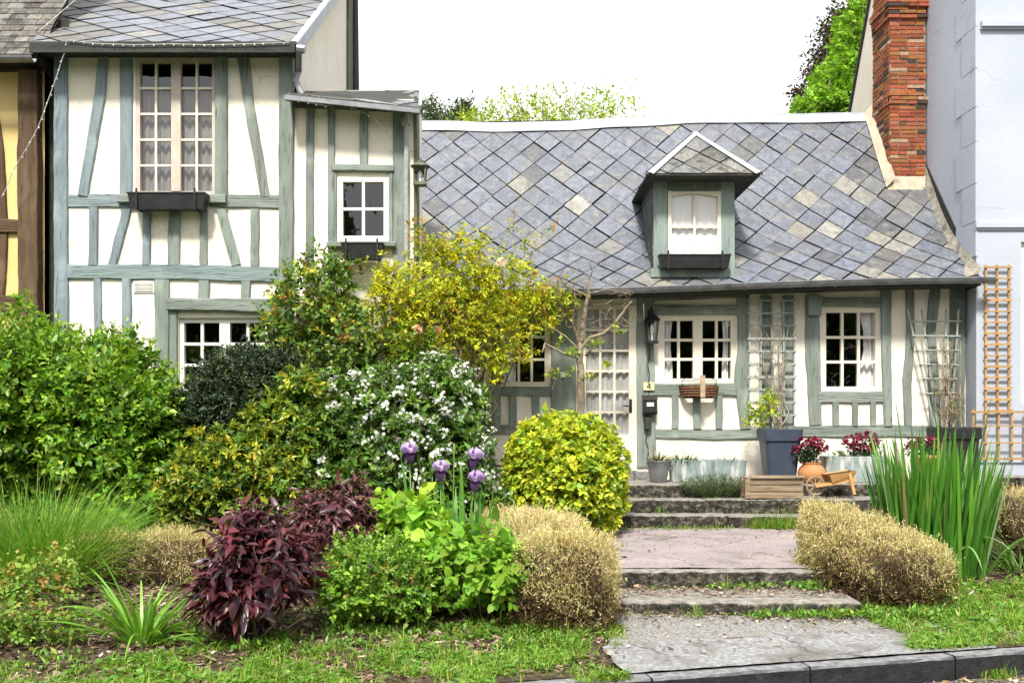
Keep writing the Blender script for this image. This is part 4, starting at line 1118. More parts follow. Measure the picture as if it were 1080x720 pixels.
# lantern beside the door
def lantern(name, label, c, w, h, mat, arm, y_wall):
    t = thing(name, label, 'lantern', c, 'wall lanterns')
    mb = MB(); b = w/2
    for sx in (-1, 1):
        for sy in (-1, 1): mb.obox((c.x+sx*b*.72, c.y+sy*b*.72, c.z-h/2), (c.x+sx*b, c.y+sy*b, c.z+h*.22), .012, .012)
    mb.box(c.x-b, c.x+b, c.y-b, c.y+b, c.z-h/2-.02, c.z-h/2+.012); mb.box(c.x-b*1.1, c.x+b*1.1, c.y-b*1.1, c.y+b*1.1, c.z+h*.22, c.z+h*.25)
    mb.lathe([(b*1.45, c.z+h*.25), (b*.8, c.z+h*.38), (b*.42, c.z+h*.44), (b*.42, c.z+h*.50), (b*.15, c.z+h*.54)], c.x, c.y, 16, sq=4)
    mb.box(c.x-.035, c.x+.035, y_wall-.02, y_wall, c.z-h*.1, c.z+h*.6)
    mb.tube([(c.x, y_wall-.01, c.z+h*.5), (c.x, (c.y+y_wall)/2, c.z+h*.68), (c.x, c.y, c.z+h*.62), (c.x, c.y, c.z+h*.52)], .011, 6)
    mb.build('lantern_frame', mat, t)
    mb = MB(); g = b*.85
    mb.add([(c.x-g*.75, c.y-g*.75, c.z-h/2+.014), (c.x+g*.75, c.y-g*.75, c.z-h/2+.014), (c.x+g*.75, c.y+g*.75, c.z-h/2+.014), (c.x-g*.75, c.y+g*.75, c.z-h/2+.014), (c.x-g, c.y-g, c.z+h*.215), (c.x+g, c.y-g, c.z+h*.215), (c.x+g, c.y+g, c.z+h*.215), (c.x-g, c.y+g, c.z+h*.215)],
           [(0, 1, 5, 4), (1, 2, 6, 5), (2, 3, 7, 6), (3, 0, 4, 7)]); mb.build('lantern_glass', M['glass'], t)
    mb = MB(); mb.lathe([(.012, c.z-h/2+.014), (.012, c.z-h*.22), (.02, c.z-h*.2), (.024, c.z-h*.05), (.008, c.z+h*.08)], c.x, c.y, 10); mb.build('bulb', M['bulb'], t)
lantern('wall_lantern', 'black iron lantern with a dangling cable beside the glazed door', P(687.5, 345, YC-.13), .135, .34, M['black_metal'], 1, YC-.03)
lantern('wall_lantern', 'small grey green glass lantern on the corner of the side bay by the roof', P(441, 182, YL-.10)+Vector((.02, 0, 0)), .135, .24, M['olive_v'], 1, YL+.02)
mb = MB()
q = [P(684, 362, YC-.05), P(685, 372, YC-.05), P(683, 384, YC-.05), P(685, 395, YC-.05), P(683.5, 404, YC-.05), P(684, 412, YC-.025), P(684, 425, YC-.025), P(683, 437, YC-.03), P(683, 452, YC-.05), P(681, 464, YC-.05), P(684, 474, YC-.05), P(682, 488, YC-.05)]; mb.tube(q, .006, 6)
mb.tube([P(683, 440, YC-.06), P(683, 452, YC-.06)], .045, 10); mb.tube([P(683, 437, YC-.05), P(683, 440, YC-.05)], .02, 8)
tag(mb.build('power_cable', M['cable']), 'black cable with a plug box running down the post beside the door', 'cable')
# house number plaque
t = thing('number_plaque', 'small pale yellow enamel plaque with the number 4 beside the door', 'house number', P(683.5, 407.5, YC-.04))
x0, x1, z0, z1 = rect(678, 403, 689.5, 411.5, YC); mb = MB(); mb.box(x0, x1, YC-.052, YC-.030, z0, z1); mb.build('plate', M['plaque'], t)
mb = MB(); cx_ = (x0+x1)/2; hh = z1-z0; s_ = hh*.7; b0 = z0+hh*.15; yq = YC-.056
mb.box(cx_+.006, cx_+.018, yq, yq+.004, b0, b0+s_); mb.box(cx_-.024, cx_+.006, yq+.001, yq+.004, b0+s_*.28, b0+s_*.42); mb.obox((cx_-.019, yq+.0025, b0+s_*.36), (cx_+.012, yq+.0025, b0+s_), .004, .012, up=(0, 1, 0)) if False else mb.add([(cx_-.026, yq, b0+s_*.42), (cx_-.012, yq, b0+s_*.42), (cx_+.012, yq, b0+s_), (cx_+.004, yq, b0+s_)], [(0, 1, 2, 3)])
mb.build('digit', M['black_metal'], t)
# mailbox
t = thing('mailbox', 'black wall mailbox with a white name label below the yellow plaque', 'mailbox', P(684, 427, YC-.04))
x0, x1, z0, z1 = rect(677, 417, 691.5, 437, YC); mb = MB()
prof = [(YC-.032, z0+.01), (YC-.032, z1), (YC-.085, z1-.012), (YC-.122, z1-.05), (YC-.12, z0+.03), (YC-.10, z0)]
vs = [(x, y, z) for x in (x0, x1) for y, z in prof]; n = len(prof)
mb.add(vs, [(k, n+k, n+(k+1) % n, (k+1) % n) for k in range(n)]+[tuple(range(n)), tuple(range(2*n-1, n-1, -1))]); mb.build('box_body', M['black_plastic'], t)
mb = MB(); mb.add([(x0-.006, YC-.03, z1+.006), (x1+.006, YC-.03, z1+.006), (x1+.006, YC-.090, z1-.006), (x0-.006, YC-.090, z1-.006), (x1+.006, YC-.132, z1-.056), (x0-.006, YC-.132, z1-.056)], [(0, 1, 2, 3), (3, 2, 4, 5)]); mb.build('lid', M['black_metal'], t)
xm = (x0+x1)/2; mb = MB(); mb.box(xm-.04, xm+.042, YC-.1255, YC-.119, z0+.095, z0+.14); mb.build('name_label', M['paper'], t)
# white bell push
c = P(594, 395, YC-.05); mb = MB(); mb.box(c.x-.028, c.x+.028, YC-.065, YC-.03, c.z-.03, c.z+.03); mb.lathe([(.012, 0), (.012, .01)], 0, 0, 8) if False else None
tag(mb.build('doorbell', M['white_paint']), 'small square white bell box on the green board left of the door', 'doorbell')

# trellises
def lattice(name, label, Y, us, vs_, mat, w=.022, d=.014, group='lattice trellises', bend=0):
    t = thing(name, label, 'trellis', P((us[0]+us[-1])/2, vs_[-1], Y), group)
    m1, m2 = MB(), MB()
    zt, zb = P(0, vs_[0], Y).z, P(0, vs_[-1], Y).z
    for u in us:
        x = P(u, 0, Y).x; k = random.uniform(.85, 1.12); m1.obox((x+random.gauss(0, .003), Y, zb-.03), (x+random.gauss(0, .004), Y, zt+.03), w, d, up=(0, 1, 0), col=(k, k, k))
    x0, x1 = P(us[0], 0, Y).x, P(us[-1], 0, Y).x
    for v in vs_:
        z = P(0, v, Y).z; k = random.uniform(.85, 1.12); m2.obox((x0-.025, Y-d-.001, z+random.gauss(0, .003)), (x1+.025, Y-d-.001, z+random.gauss(0, .003)), w, d, up=(0, 0, 1), col=(k, k, k)) if False else m2.box(x0-.025, x1+.025, Y-d*1.5-.001, Y-d*.5-.001, z-w/2+random.gauss(0, .003), z+w/2+random.gauss(0, .003), (k, k, k))
    m1.build('upright_lath', mat, t); m2.build('cross_lath', mat, t); return t
lattice('trellis', 'tall narrow tan lath trellis on the white house wall', YW-.03, [1039.5, 1052, 1064.5], [282+11.6*i for i in range(14)], M['bamboo'])
lattice('trellis', 'wide low tan lath trellis at the foot of the white house', YW-.075, [1026, 1039.5, 1053.5, 1067, 1081, 1095, 1109, 1123], [434, 449.5, 467, 484], M['bamboo'])
lattice('trellis', 'grey green square lattice behind the tall blue pot', YC-.10, [790.5, 802.5, 814.5, 826.5, 837.5], [317+13.4*i for i in range(10)], M['lath_green'], w=.018)
# fan trellis leaning on the right
t = thing('fan_trellis', 'grey wooden fan trellis with bare climbing stems in the black planter', 'trellis', P(985, 448, YC-.1), 'lattice trellises')
m1, m2 = MB(), MB(); Yt = YC-.12
for (ub, ut, vt) in ((986, 957, 326), (989, 972, 326), (996, 998, 326), (1003, 1011, 326)): m1.tube([P(ub, 450, Yt), P(ut, vt, Yt)], .012, 6)
for v, ua, ub_ in ((339, 962, 1012), (354, 964, 1011), (369, 967, 1010), (384, 971, 1009), (399, 974, 1008), (415, 978, 1007)): m2.tube([P(ua-2, v, Yt-.02), P(ub_+2, v+random.uniform(-1, 1), Yt-.02)], .009, 6)
m1.build('upright_lath', M['lath_green'], t); m2.build('cross_lath', M['lath_green'], t)

# string lights
def garland(label, pts_, group, nb):
    t = thing('string_lights', label, 'string lights', pts_[0], group); mb = MB(); mb.tube(pts_, .0045, 5); mb.build('wire', M['grey_cable'], t)
    Ls = [0]
    for i in range(1, len(pts_)): Ls.append(Ls[-1]+(pts_[i]-pts_[i-1]).length)
    first = None
    for k in range(nb):
        d_ = Ls[-1]*(k+.5)/nb; i = max(j for j in range(len(Ls)) if Ls[j] <= d_); i = min(i, len(pts_)-2)
        q = pts_[i].lerp(pts_[i+1], (d_-Ls[i])/(Ls[i+1]-Ls[i]))
        if first is None:
            mb = MB(); mb.lathe([(.002, -.022), (.0065, -.016), (.0065, -.008), (.003, 0)], 0, 0, 7); first = mb.build('bulb', M['bulb'], None)
            o = first
        else: o = first.copy(); COL.objects.link(o)
        o.parent = t; o.matrix_parent_inverse = Matrix.Translation(-Vector(t.location)); o.location = q; o.rotation_euler = (random.uniform(-.6, .6), random.uniform(-.8, .8), 0)
sp = lambda L, Y0, Y1: [P(u, v, Y0+(Y1-Y0)*i/(len(L)-1)) for i, (u, v) in enumerate(L)]
garland('pale bulb string hanging from the slate eave down across the yellow house', sp([(71, 42), (68, 55), (60, 80), (50, 108), (40, 135), (29, 155), (21, 168), (13, 182), (8, 196), (2, 208)], 10.36, 10.62), 'outdoor light strings', 20)
garland('pale bulb string stretched along the dark eave of the tall house', sp([(72, 42.5), (100, 46), (140, 47.5), (180, 46.5), (220, 47.5), (260, 46.5), (305, 45)], 10.35, 10.35), 'outdoor light strings', 22)
garland('pale bulb string looping under the lean-to roof of the side bay', sp([(310, 105), (345, 112), (358, 108), (372, 114), (395, 124), (404, 136), (413, 146)], 10.38, 10.62), 'outdoor light strings', 12)
garland('bare pale cable rising over the roof corner of the tall house', sp([(40, 34), (60, 17), (82, -2), (100, -20)], 10.6, 11.0), 'outdoor light strings', 3)
# ------------------------------------------------------------------ foliage tools
T_FOLD = (np.array([(0, 0, 0), (-.5, .45, .13), (0, 1, -.06), (.5, .45, .13)]), [np.array([(0, 3, 2), (0, 2, 1)])])
T_OVAL = (np.array([(0, 0, 0), (-.42, .28, .07), (0, .33, 0), (.42, .28, .07), (-.38, .66, .05), (0, .7, -.03), (.38, .66, .05), (0, 1, -.14)]),
          [np.array([(0, 2, 1), (0, 3, 2), (4, 5, 7), (5, 6, 7)]), np.array([(1, 2, 5, 4), (2, 3, 6, 5)])])
T_STRAP = (np.array([(-.5, 0, 0), (.5, 0, 0), (-.45, .5, 0), (.45, .5, 0), (0, 1, 0)]), [np.array([(0, 1, 3, 2)]), np.array([(2, 3, 4)])])
def nrm(a): return a/np.maximum(np.linalg.norm(a, axis=-1, keepdims=True), 1e-9)

def leaf_mesh(name, pos, dirv, nv, length, width, cols, mat, parent=None, tpl=T_FOLD, smooth=False):
    T, polys = tpl
    dirv = nrm(dirv); nv = nrm(nv - dirv*np.sum(nv*dirv, 1, keepdims=True)); side = np.cross(dirv, nv)
    n, k = len(pos), len(T)
    V = (pos[:, None, :] + side[:, None, :]*(T[None, :, 0:1]*width[:, None, None]) + dirv[:, None, :]*(T[None, :, 1:2]*length[:, None, None]) + nv[:, None, :]*(T[None, :, 2:3]*length[:, None, None]*.8))
    base = (np.arange(n)*k)
    pl = [(p[None, :, :]+base[:, None, None]).reshape(-1, p.shape[1]) for p in polys]
    C = np.repeat(cols, k, axis=0)
    return np_mesh(name, V.reshape(-1, 3), pl, mat, parent, C, smooth)

def B(u, v, Y, ru, rv, ry):
    c = P(u, v, Y); return (np.array(c), np.array((px(ru, Y), ry, px(rv, Y))))

def lump(p, f, seed):
    q = p*f + seed*7.13
    return (np.sin(q[:, 0]*1.7+q[:, 2]*1.1+seed)*np.sin(q[:, 1]*1.9-q[:, 2]*.7+2*seed)+np.sin(q[:, 2]*2.3+q[:, 0]*.9)*np.sin(q[:, 1]*1.3+q[:, 0]*2.1+seed))*.5

def sample_blobs(rng, blobs, n, shell=.35, rough=.12, rf=4.0, power=2.0, keep=.72, front=None):
    w = np.array([b[1][0]*b[1][2]+b[1][0]*b[1][1]+b[1][1]*b[1][2] for b in blobs]); w = w/w.sum()
    idx = rng.choice(len(blobs), n, p=w)
    C = np.array([b[0] for b in blobs])[idx]; R = np.array([b[1] for b in blobs])[idx]
    d = nrm(rng.normal(size=(n, 3)))
    if power != 2.0:
        d = d/((np.abs(d)**power).sum(1, keepdims=True)**(1/power))
    r = 1-shell*rng.random(n)**1.6
    p0 = C + R*d
    r = r*(1+rough*lump(p0, rf, 1.3)+.5*rough*lump(p0, rf*2.7, 4.1))
    p = C + R*d*r[:, None]
    nv = nrm(d/R)
    ok = np.ones(n, bool)
    for j, b in enumerate(blobs):
        f = np.sqrt((((p-b[0])/b[1])**2).sum(1)) if power == 2.0 else (np.abs((p-b[0])/b[1])**power).sum(1)**(1/power)
        ok &= (idx == j) | (f > keep)
    gz = np.array([zg(float(a), float(b), False) for a, b in p[:, :2]]) if n < 40000 else np.full(n, .1)
    ok &= p[:, 2] > gz+.02
    return p[ok], nv[ok]

def pick(rng, pal, n):
    w = np.array([q[0] for q in pal], float); w /= w.sum()
    i = rng.choice(len(pal), n, p=w); return np.array([q[1] for q in pal], float)[i]

def sprig_leaves(rng, p, nv, per, sl, ll, lw, pal, tip=None, up=.35, droop=.15, spread=.75, jit=.16, wild=.35, whorl=False, tipf=.6):
    n = len(p)
    d = nrm(nv + np.array((0, 0, up)) + rng.normal(size=(n, 3))*wild)
    a = nrm(np.cross(d, rng.normal(size=(n, 3)))); b = np.cross(d, a)
    base = pick(rng, pal, n)*np.exp(rng.normal(size=(n, 1))*jit)
    t = (np.arange(per)+.5)/per
    ph = rng.random((n, 1))*6.28 + np.arange(per)[None, :]*(2.4 if not whorl else 2*math.pi/5*1.02)
    L = d[:, None, :]*(.25+.55*t[None, :, None]) + spread*(a[:, None, :]*np.cos(ph)[..., None]+b[:, None, :]*np.sin(ph)[..., None])*(1.05-.55*t[None, :, None])
    L = L + np.array((0, 0, -droop)) + rng.normal(size=L.shape)*.18
    sl_ = sl*np.exp(rng.normal(size=(n, 1, 1))*.25)
    pos = p[:, None, :] + d[:, None, :]*sl_*((t[None, :, None] if not whorl else .8+.2*t[None, :, None])-.5)
    N = d[:, None, :]*.7+np.array((0, 0, .55)) + rng.normal(size=L.shape)*.35
    sz = np.exp(rng.normal(size=(n, per))*.3)*(1-.35*t[None, :]**2)
    col = np.repeat(base[:, None, :], per, 1)
    if tip is not None:
        k = (np.clip((t-.55)/.45, 0, 1)[None, :, None]*tipf)*(rng.random((n, 1, 1)) < .75)
        col = col*(1-k)+np.array(tip)*k
    col = col*np.exp(rng.normal(size=(n, per, 1))*jit*.9)*np.exp(rng.normal(size=(n, per, 3))*np.array((.10, .04, .10)))
    old = rng.random((n, per)) < .012      # a few browned leaves
    col[old] = col[old]*.5+np.array((.10, .06, .02))
    m = n*per
    return pos.reshape(m, 3), L.reshape(m, 3), N.reshape(m, 3), (ll*sz).ravel(), (lw*sz).ravel(), np.clip(col.reshape(m, 3), 0, .9)

def cat_(*sets): return [np.concatenate(x) for x in zip(*sets)]

def stems_mesh(rng, base, tips, r0, mat, parent, name='stems', bend=.15, col=None, n=5):
    mb = MB()
    for tp in tips:
        b = Vector(base) + Vector((rng.normal()*.06, rng.normal()*.05, 0)); e = Vector(tp); m1 = b.lerp(e, .4)+Vector((rng.normal()*bend, rng.normal()*bend, bend*.6)); 
        q = [b, b.lerp(m1, .55), m1, m1.lerp(e, .55)+Vector((rng.normal()*.03, rng.normal()*.03, 0)), e]
        mb.tube(q, [r0, r0*.85, r0*.65, r0*.45, r0*.2], n, col)
    return mb.build(name, mat, parent, smooth=True)

def shrub(name, label, cat, blobs, seed, nsp, per, sl, ll, lw, pal, group=None, tip=None, base=None, stems=14, shell=.4, mat='leaf', tpl=T_FOLD, core=True, rough=.13, rf=4.0, power=2.0, stem_r=.014, extra=None, stem_mat='twig', part='foliage', inner=0, **kw):
    rng = np.random.default_rng(seed)
    p, nv = sample_blobs(rng, blobs, nsp, shell=shell, rough=rough, rf=rf, power=power)
    A = sprig_leaves(rng, p, nv, per, sl, ll, lw, pal, tip, **kw)
    if inner:      # older, larger leaves filling the inside of the crown
        small = [(b[0], b[1]*.78) for b in blobs]
        p2, n2 = sample_blobs(rng, small, inner, shell=.3, rough=rough*.5, rf=rf, power=power, keep=.5)
        A = cat_(A, sprig_leaves(rng, p2, n2, 8, sl*1.2, ll*1.35, lw*1.6, pal, None, wild=.6))
    if extra is not None: A = cat_(A, extra(rng))
    c = blobs[0][0]
    if base is None:
        bx = float(np.mean([b[0][0] for b in blobs])); by = float(np.mean([b[0][1] for b in blobs])); base = (bx, by, zg(bx, by)-.03)
    t = thing(name, label, cat, base, group)
    leaf_mesh(part, *A, M[mat], t, tpl)
    if stems:
        i = rng.choice(len(p), min(stems, len(p)), replace=False)
        stems_mesh(rng, base, [tuple(q) for q in p[i]], stem_r, M[stem_mat], t)
    return t, p, nv, rng

# ------------------------------------------------------------------ shrubs of the left garden
GR = [(4, (.13, .27, .02)), (3, (.18, .34, .025)), (2, (.075, .175, .016)), (1.4, (.26, .42, .04))]
shrub('broadleaf_shrub', 'big bright green leafy shrub at the far left in front of the tall timbered house', 'shrub',
      [B(25, 422, 9.45, 80, 85, .8), B(110, 450, 9.35, 75, 78, .75), B(62, 508, 9.65, 92, 60, .55), B(163, 475, 9.4, 42, 78, .5), B(150, 522, 9.2, 55, 45, .5), B(-55, 445, 9.4, 60, 110, .7), B(50, 362, 9.9, 26, 26, .2), B(125, 400, 9.6, 45, 48, .35)],
      21, 7200, 8, .18, .068, .040, GR, tip=(.38, .52, .05), rough=.28, stems=26, stem_r=.02, shell=.45, inner=1500)
shrub('dark_shrub', 'rounded dark green fine leaved shrub under the lower window of the tall house', 'shrub',
      [B(262, 425, 9.55, 64, 60, .55), B(215, 450, 9.6, 35, 45, .4), B(292, 410, 9.7, 40, 42, .4)], 22, 8500, 9, .11, .034, .019,
      [(4, (.022, .042, .016)), (2, (.038, .062, .022)), (1, (.055, .085, .03)), (.25, (.16, .22, .06))], rough=.13, rf=6, stems=10, mat='leaf_dark', inner=2600)
YG = [(3, (.20, .30, .03)), (3, (.10, .20, .025)), (2, (.42, .42, .045)), (1.3, (.05, .11, .02))]
shrub('variegated_shrub', 'loose yellow green variegated shrub between the dark shrub and the purple bush', 'shrub',
      [B(262, 500, 9.05, 70, 52, .5), B(215, 520, 9.0, 40, 36, .4), B(318, 452, 9.15, 24, 70, .3), B(300, 520, 8.9, 30, 40, .35), B(285, 445, 9.1, 30, 25, .2)], 23, 2600, 8, .13, .062, .026, YG, tip=(.52, .47, .05), whorl=True, rough=.22, stems=12, inner=1300)
WB = [(4, (.085, .17, .025)), (3, (.12, .23, .035)), (1.8, (.19, .32, .045)), (1, (.045, .09, .018))]
def wb(): return [B(405, 470, 9.55, 92, 82, .6), B(372, 525, 9.2, 68, 62, .5), B(470, 505, 9.4, 48, 78, .5), B(462, 425, 9.6, 48, 45, .4), B(345, 465, 9.3, 36, 60, .4), B(505, 545, 9.3, 35, 40, .35)]
tw, p, nv, rng = shrub('blossom_shrub', 'large dark green shrub covered in small white star flowers at the centre', 'shrub', wb(), 24, 5200, 7, .12, .064, .027, WB, whorl=True, rough=.2, stems=16, inner=1800)
# white flowers: clusters of five-petalled stars
def star_flowers(rng, p, nv, sel, nf, rad, pl, pw, cols, parent, mat='petal', name='flowers', petals=5):
    i = rng.choice(len(p), sel, replace=False, p=None)
    c = p[i] + nrm(nv[i])*.07; n0 = nrm(nv[i]+np.array((0, -.25, .35)))
    k = len(c)
    fc = (c[:, None, :] + nrm(rng.normal(size=(k, nf, 3)))*rad*rng.random((k, nf, 1))**.5).reshape(-1, 3)
    fn_ = nrm(np.repeat(n0, nf, 0)+rng.normal(size=(k*nf, 3))*.45)
    a = nrm(np.cross(fn_, rng.normal(size=fn_.shape))); b = np.cross(fn_, a)
    ph = np.arange(petals)*2*math.pi/petals
    D = a[:, None, :]*np.cos(ph)[None, :, None]+b[:, None, :]*np.sin(ph)[None, :, None]+fn_[:, None, :]*.25
    m_ = len(fc)*petals
    cl = pick(rng, cols, m_)*np.exp(rng.normal(size=(m_, 1))*.05)
    leaf_mesh(name, np.repeat(fc, petals, 0), D.reshape(-1, 3), np.repeat(fn_, petals, 0), np.full(m_, pl), np.full(m_, pw), np.clip(cl, 0, .9), M[mat], parent)
f = (nv[:, 1] < .35) & (lump(p, 2.6, 2.2)+rng.normal(size=len(p))*.35+.55*np.clip((p[:, 2]-1.1), -.6, .6) > -.05)
star_flowers(rng, p[f], nv[f], min(330, f.sum()), 10, .06, .020, .016, [(5, (.82, .82, .76)), (1, (.72, .74, .58))], tw)

# rambling rose between the tall house and the bay
RO = [(4, (.065, .14, .022)), (3, (.11, .22, .03)), (2, (.19, .32, .045)), (1.3, (.42, .42, .05)), (.2, (.40, .16, .05))]
tr, p, nv, rng = shrub('rambling_rose', 'climbing rose with dark green leaves and a few peach blooms below the bay window', 'climber',
      [B(335, 330, 10.35, 52, 58, .26), B(380, 375, 10.25, 62, 55, .3), B(300, 360, 10.2, 28, 62, .24), B(350, 290, 10.4, 40, 26, .14), B(420, 385, 10.2, 45, 45, .3), B(312, 320, 10.3, 26, 40, .2)],
      25, 1900, 7, .18, .06, .038, RO, tip=(.36, .42, .05), rough=.5, shell=.8, stems=30, stem_r=.012, wild=.6)
i = rng.choice(len(p), 14, replace=False); mb_p = p[i]+np.array((0, -.08, .02))
for k in range(4): star_flowers(rng, mb_p[k:k+1], nv[i][k:k+1], 1, 5, .03, .05, .045, [(1, (.78, .42, .24)), (1, (.80, .62, .42))], tr, petals=6, name='flower')
# golden climber
YC_ = [(5, (.58, .56, .03)), (4, (.44, .50, .035)), (2, (.22, .33, .03)), (1, (.66, .58, .08)), (.25, (.55, .26, .05))]
base_y = (P(470, 480, 10.9).x, 10.85, .6)
def long_shoots(rng):
    S = []
    for (u0, v0, u1, v1, Y) in ((520, 300, 545, 232, 10.9), (540, 300, 588, 228, 11.0), (530, 290, 560, 250, 10.9), (455, 270, 443, 232, 10.5), (475, 270, 490, 236, 10.6), (560, 310, 598, 300, 11.0), (500, 280, 508, 240, 10.7), (560, 320, 585, 345, 11.0), (430, 300, 405, 282, 10.3), (500, 370, 492, 420, 10.8), (520, 350, 528, 400, 10.9), (470, 360, 460, 410, 10.7), (575, 300, 610, 318, 11.0), (440, 262, 437, 238, 10.45)):
        for k in range(18):
            t = k/17; S.append((P(u0+(u1-u0)*t+rng.normal()*4, v0+(v1-v0)*t+rng.normal()*4, Y+rng.normal()*.05)))
    p = np.array(S); nv = nrm(rng.normal(size=p.shape)+np.array((0, -.4, .3)))
    return sprig_leaves(rng, p, nv, 6, .10, .045, .024, [(4, (.44, .40, .04)), (3, (.22, .32, .04)), (1, (.5, .25, .05))], None, wild=.6)
ty, p, nv, rng = shrub('golden_climber', 'yellow leaved climber spreading over the eave between the bay and the door', 'climber',
      [B(470, 305, 10.55, 60, 42, .3), B(545, 318, 10.95, 46, 32, .24), B(505, 345, 10.75, 52, 40, .3), B(432, 330, 10.35, 36, 45, .22), B(470, 268, 10.6, 42, 26, .18), B(410, 305, 10.3, 28, 30, .18), B(512, 292, 10.8, 42, 30, .2), B(448, 375, 10.45, 40, 38, .2), B(578, 325, 11.0, 26, 20, .14), B(520, 365, 10.8, 34, 42, .2)],
      26, 2500, 8, .15, .050, .026, YC_, tip=(.66, .62, .06), rough=.5, shell=.85, stems=46, stem_r=.014, wild=.7, base=base_y, extra=long_shoots, mat='leaf_soft', droop=.3)
i = rng.choice(len(p), 12, replace=False)
for k in range(4): star_flowers(rng, p[i][k:k+1], nv[i][k:k+1], 1, 5, .03, .045, .04, [(1, (.80, .56, .36)), (1, (.82, .70, .50))], ty, petals=6, name='flower')

# small wiry box at the foot of the blossom shrub (thin dark twiggy growth beside the wall)
shrub('wispy_shrub', 'thin wispy small leaved shrub against the wall right of the white blossom', 'shrub', [B(508, 455, 10.2, 18, 62, .2), B(500, 420, 10.2, 14, 30, .15)], 37, 420, 7, .14, .022, .011,
      [(3, (.07, .11, .03)), (1, (.15, .19, .05))], shell=.9, stems=18, stem_r=.006, wild=.6)

# clipped golden euonymus
EU = [(4, (.60, .64, .05)), (3, (.46, .57, .045)), (2, (.26, .40, .035)), (1, (.12, .24, .03))]
shrub('golden_ball_shrub', 'clipped round yellow green shrub in front of the glazed door', 'shrub', [B(595, 500, 9.85, 59, 58, .56), B(598, 514, 9.75, 55, 48, .53)], 27, 4300, 7, .10, .055, .036, EU, tip=(.60, .60, .06), rough=.13, rf=7, power=2.5, whorl=True, stems=14, shell=.35, inner=900)

# purple-leaved bushes
PU = [(4, (.045, .010, .016)), (3, (.075, .014, .022)), (2, (.035, .012, .020)), (1.2, (.13, .022, .030)), (.5, (.20, .05, .045))]
shrub('purple_bush', 'large bush of long glossy dark maroon leaves at the front of the bed', 'shrub', [B(264, 604, 6.25, 50, 52, .32), B(298, 594, 6.35, 30, 42, .26), B(238, 624, 6.2, 30, 38, .22), B(270, 562, 6.3, 24, 24, .14)], 28, 460, 8, .19, .108, .038, PU, tip=(.12, .02, .025), tpl=T_OVAL, mat='leaf_purple', droop=.55, up=.7, rough=.32, shell=.8, stems=44, stem_r=.007, group='purple bushes')
shrub('purple_bush', 'smaller maroon leaved bush behind, between the white blossom and the bright green plants', 'shrub', [B(355, 550, 7.2, 45, 38, .3), B(375, 530, 7.3, 20, 26, .15), B(335, 540, 7.25, 22, 24, .15)], 29, 430, 8, .16, .078, .026, [(4, (.07, .018, .022)), (2, (.10, .028, .03)), (1, (.045, .012, .018))], tip=(.15, .04, .035), tpl=T_OVAL, mat='leaf_purple', droop=.6, up=.6, rough=.2, shell=.8, stems=24, stem_r=.006, group='purple bushes')
# fine and broad bright green plants
BG = [(4, (.15, .30, .03)), (3, (.21, .37, .04)), (1.5, (.10, .22, .025)), (.5, (.34, .25, .06))]
shrub('green_bush', 'low bright green small leaved bush right of the large purple bush', 'shrub', [B(400, 605, 6.75, 62, 44, .36), B(370, 620, 6.6, 36, 32, .26), B(430, 615, 6.7, 40, 36, .28)], 30, 1500, 8, .10, .034, .024, BG, tip=(.32, .46, .06), rough=.22, shell=.6, stems=18, stem_r=.006)
BB = [(4, (.20, .40, .035)), (3, (.26, .46, .05)), (1.2, (.14, .30, .03))]
shrub('broad_leaf_plant', 'bright green broad leaved plant between the iris and the dry hedge', 'plant', [B(500, 590, 6.9, 46, 42, .32), B(525, 605, 6.75, 26, 34, .22), B(470, 600, 6.85, 30, 38, .24)], 31, 260, 7, .13, .078, .058, BB, tpl=T_OVAL, rough=.2, shell=.7, stems=18, stem_r=.006, droop=.25, mat='leaf_soft')
shrub('broad_leaf_plant', 'pale green broad leaved plant rising behind the low bright green bush', 'plant', [B(438, 548, 7.2, 34, 26, .24), B(412, 535, 7.25, 18, 18, .12), B(455, 570, 7.1, 28, 20, .2)], 32, 150, 6, .13, .095, .068, [(3, (.25, .46, .04)), (2, (.32, .52, .06))], tpl=T_OVAL, rough=.2, shell=.8, stems=12, stem_r=.006, droop=.2, mat='leaf_soft')
shrub('rose_seedling', 'low straggly green plant with bronze tips at the bottom left corner', 'plant', [B(22, 615, 6.5, 52, 32, .3), B(10, 655, 6.1, 46, 36, .25), B(60, 590, 6.8, 28, 14, .15), B(68, 650, 6.2, 24, 22, .15)], 33, 520, 6, .11, .034, .026, [(3, (.13, .27, .03)), (2, (.22, .34, .05)), (.8, (.42, .26, .06))], tip=(.35, .32, .05), rough=.3, shell=.95, stems=26, stem_r=.005, wild=.6)

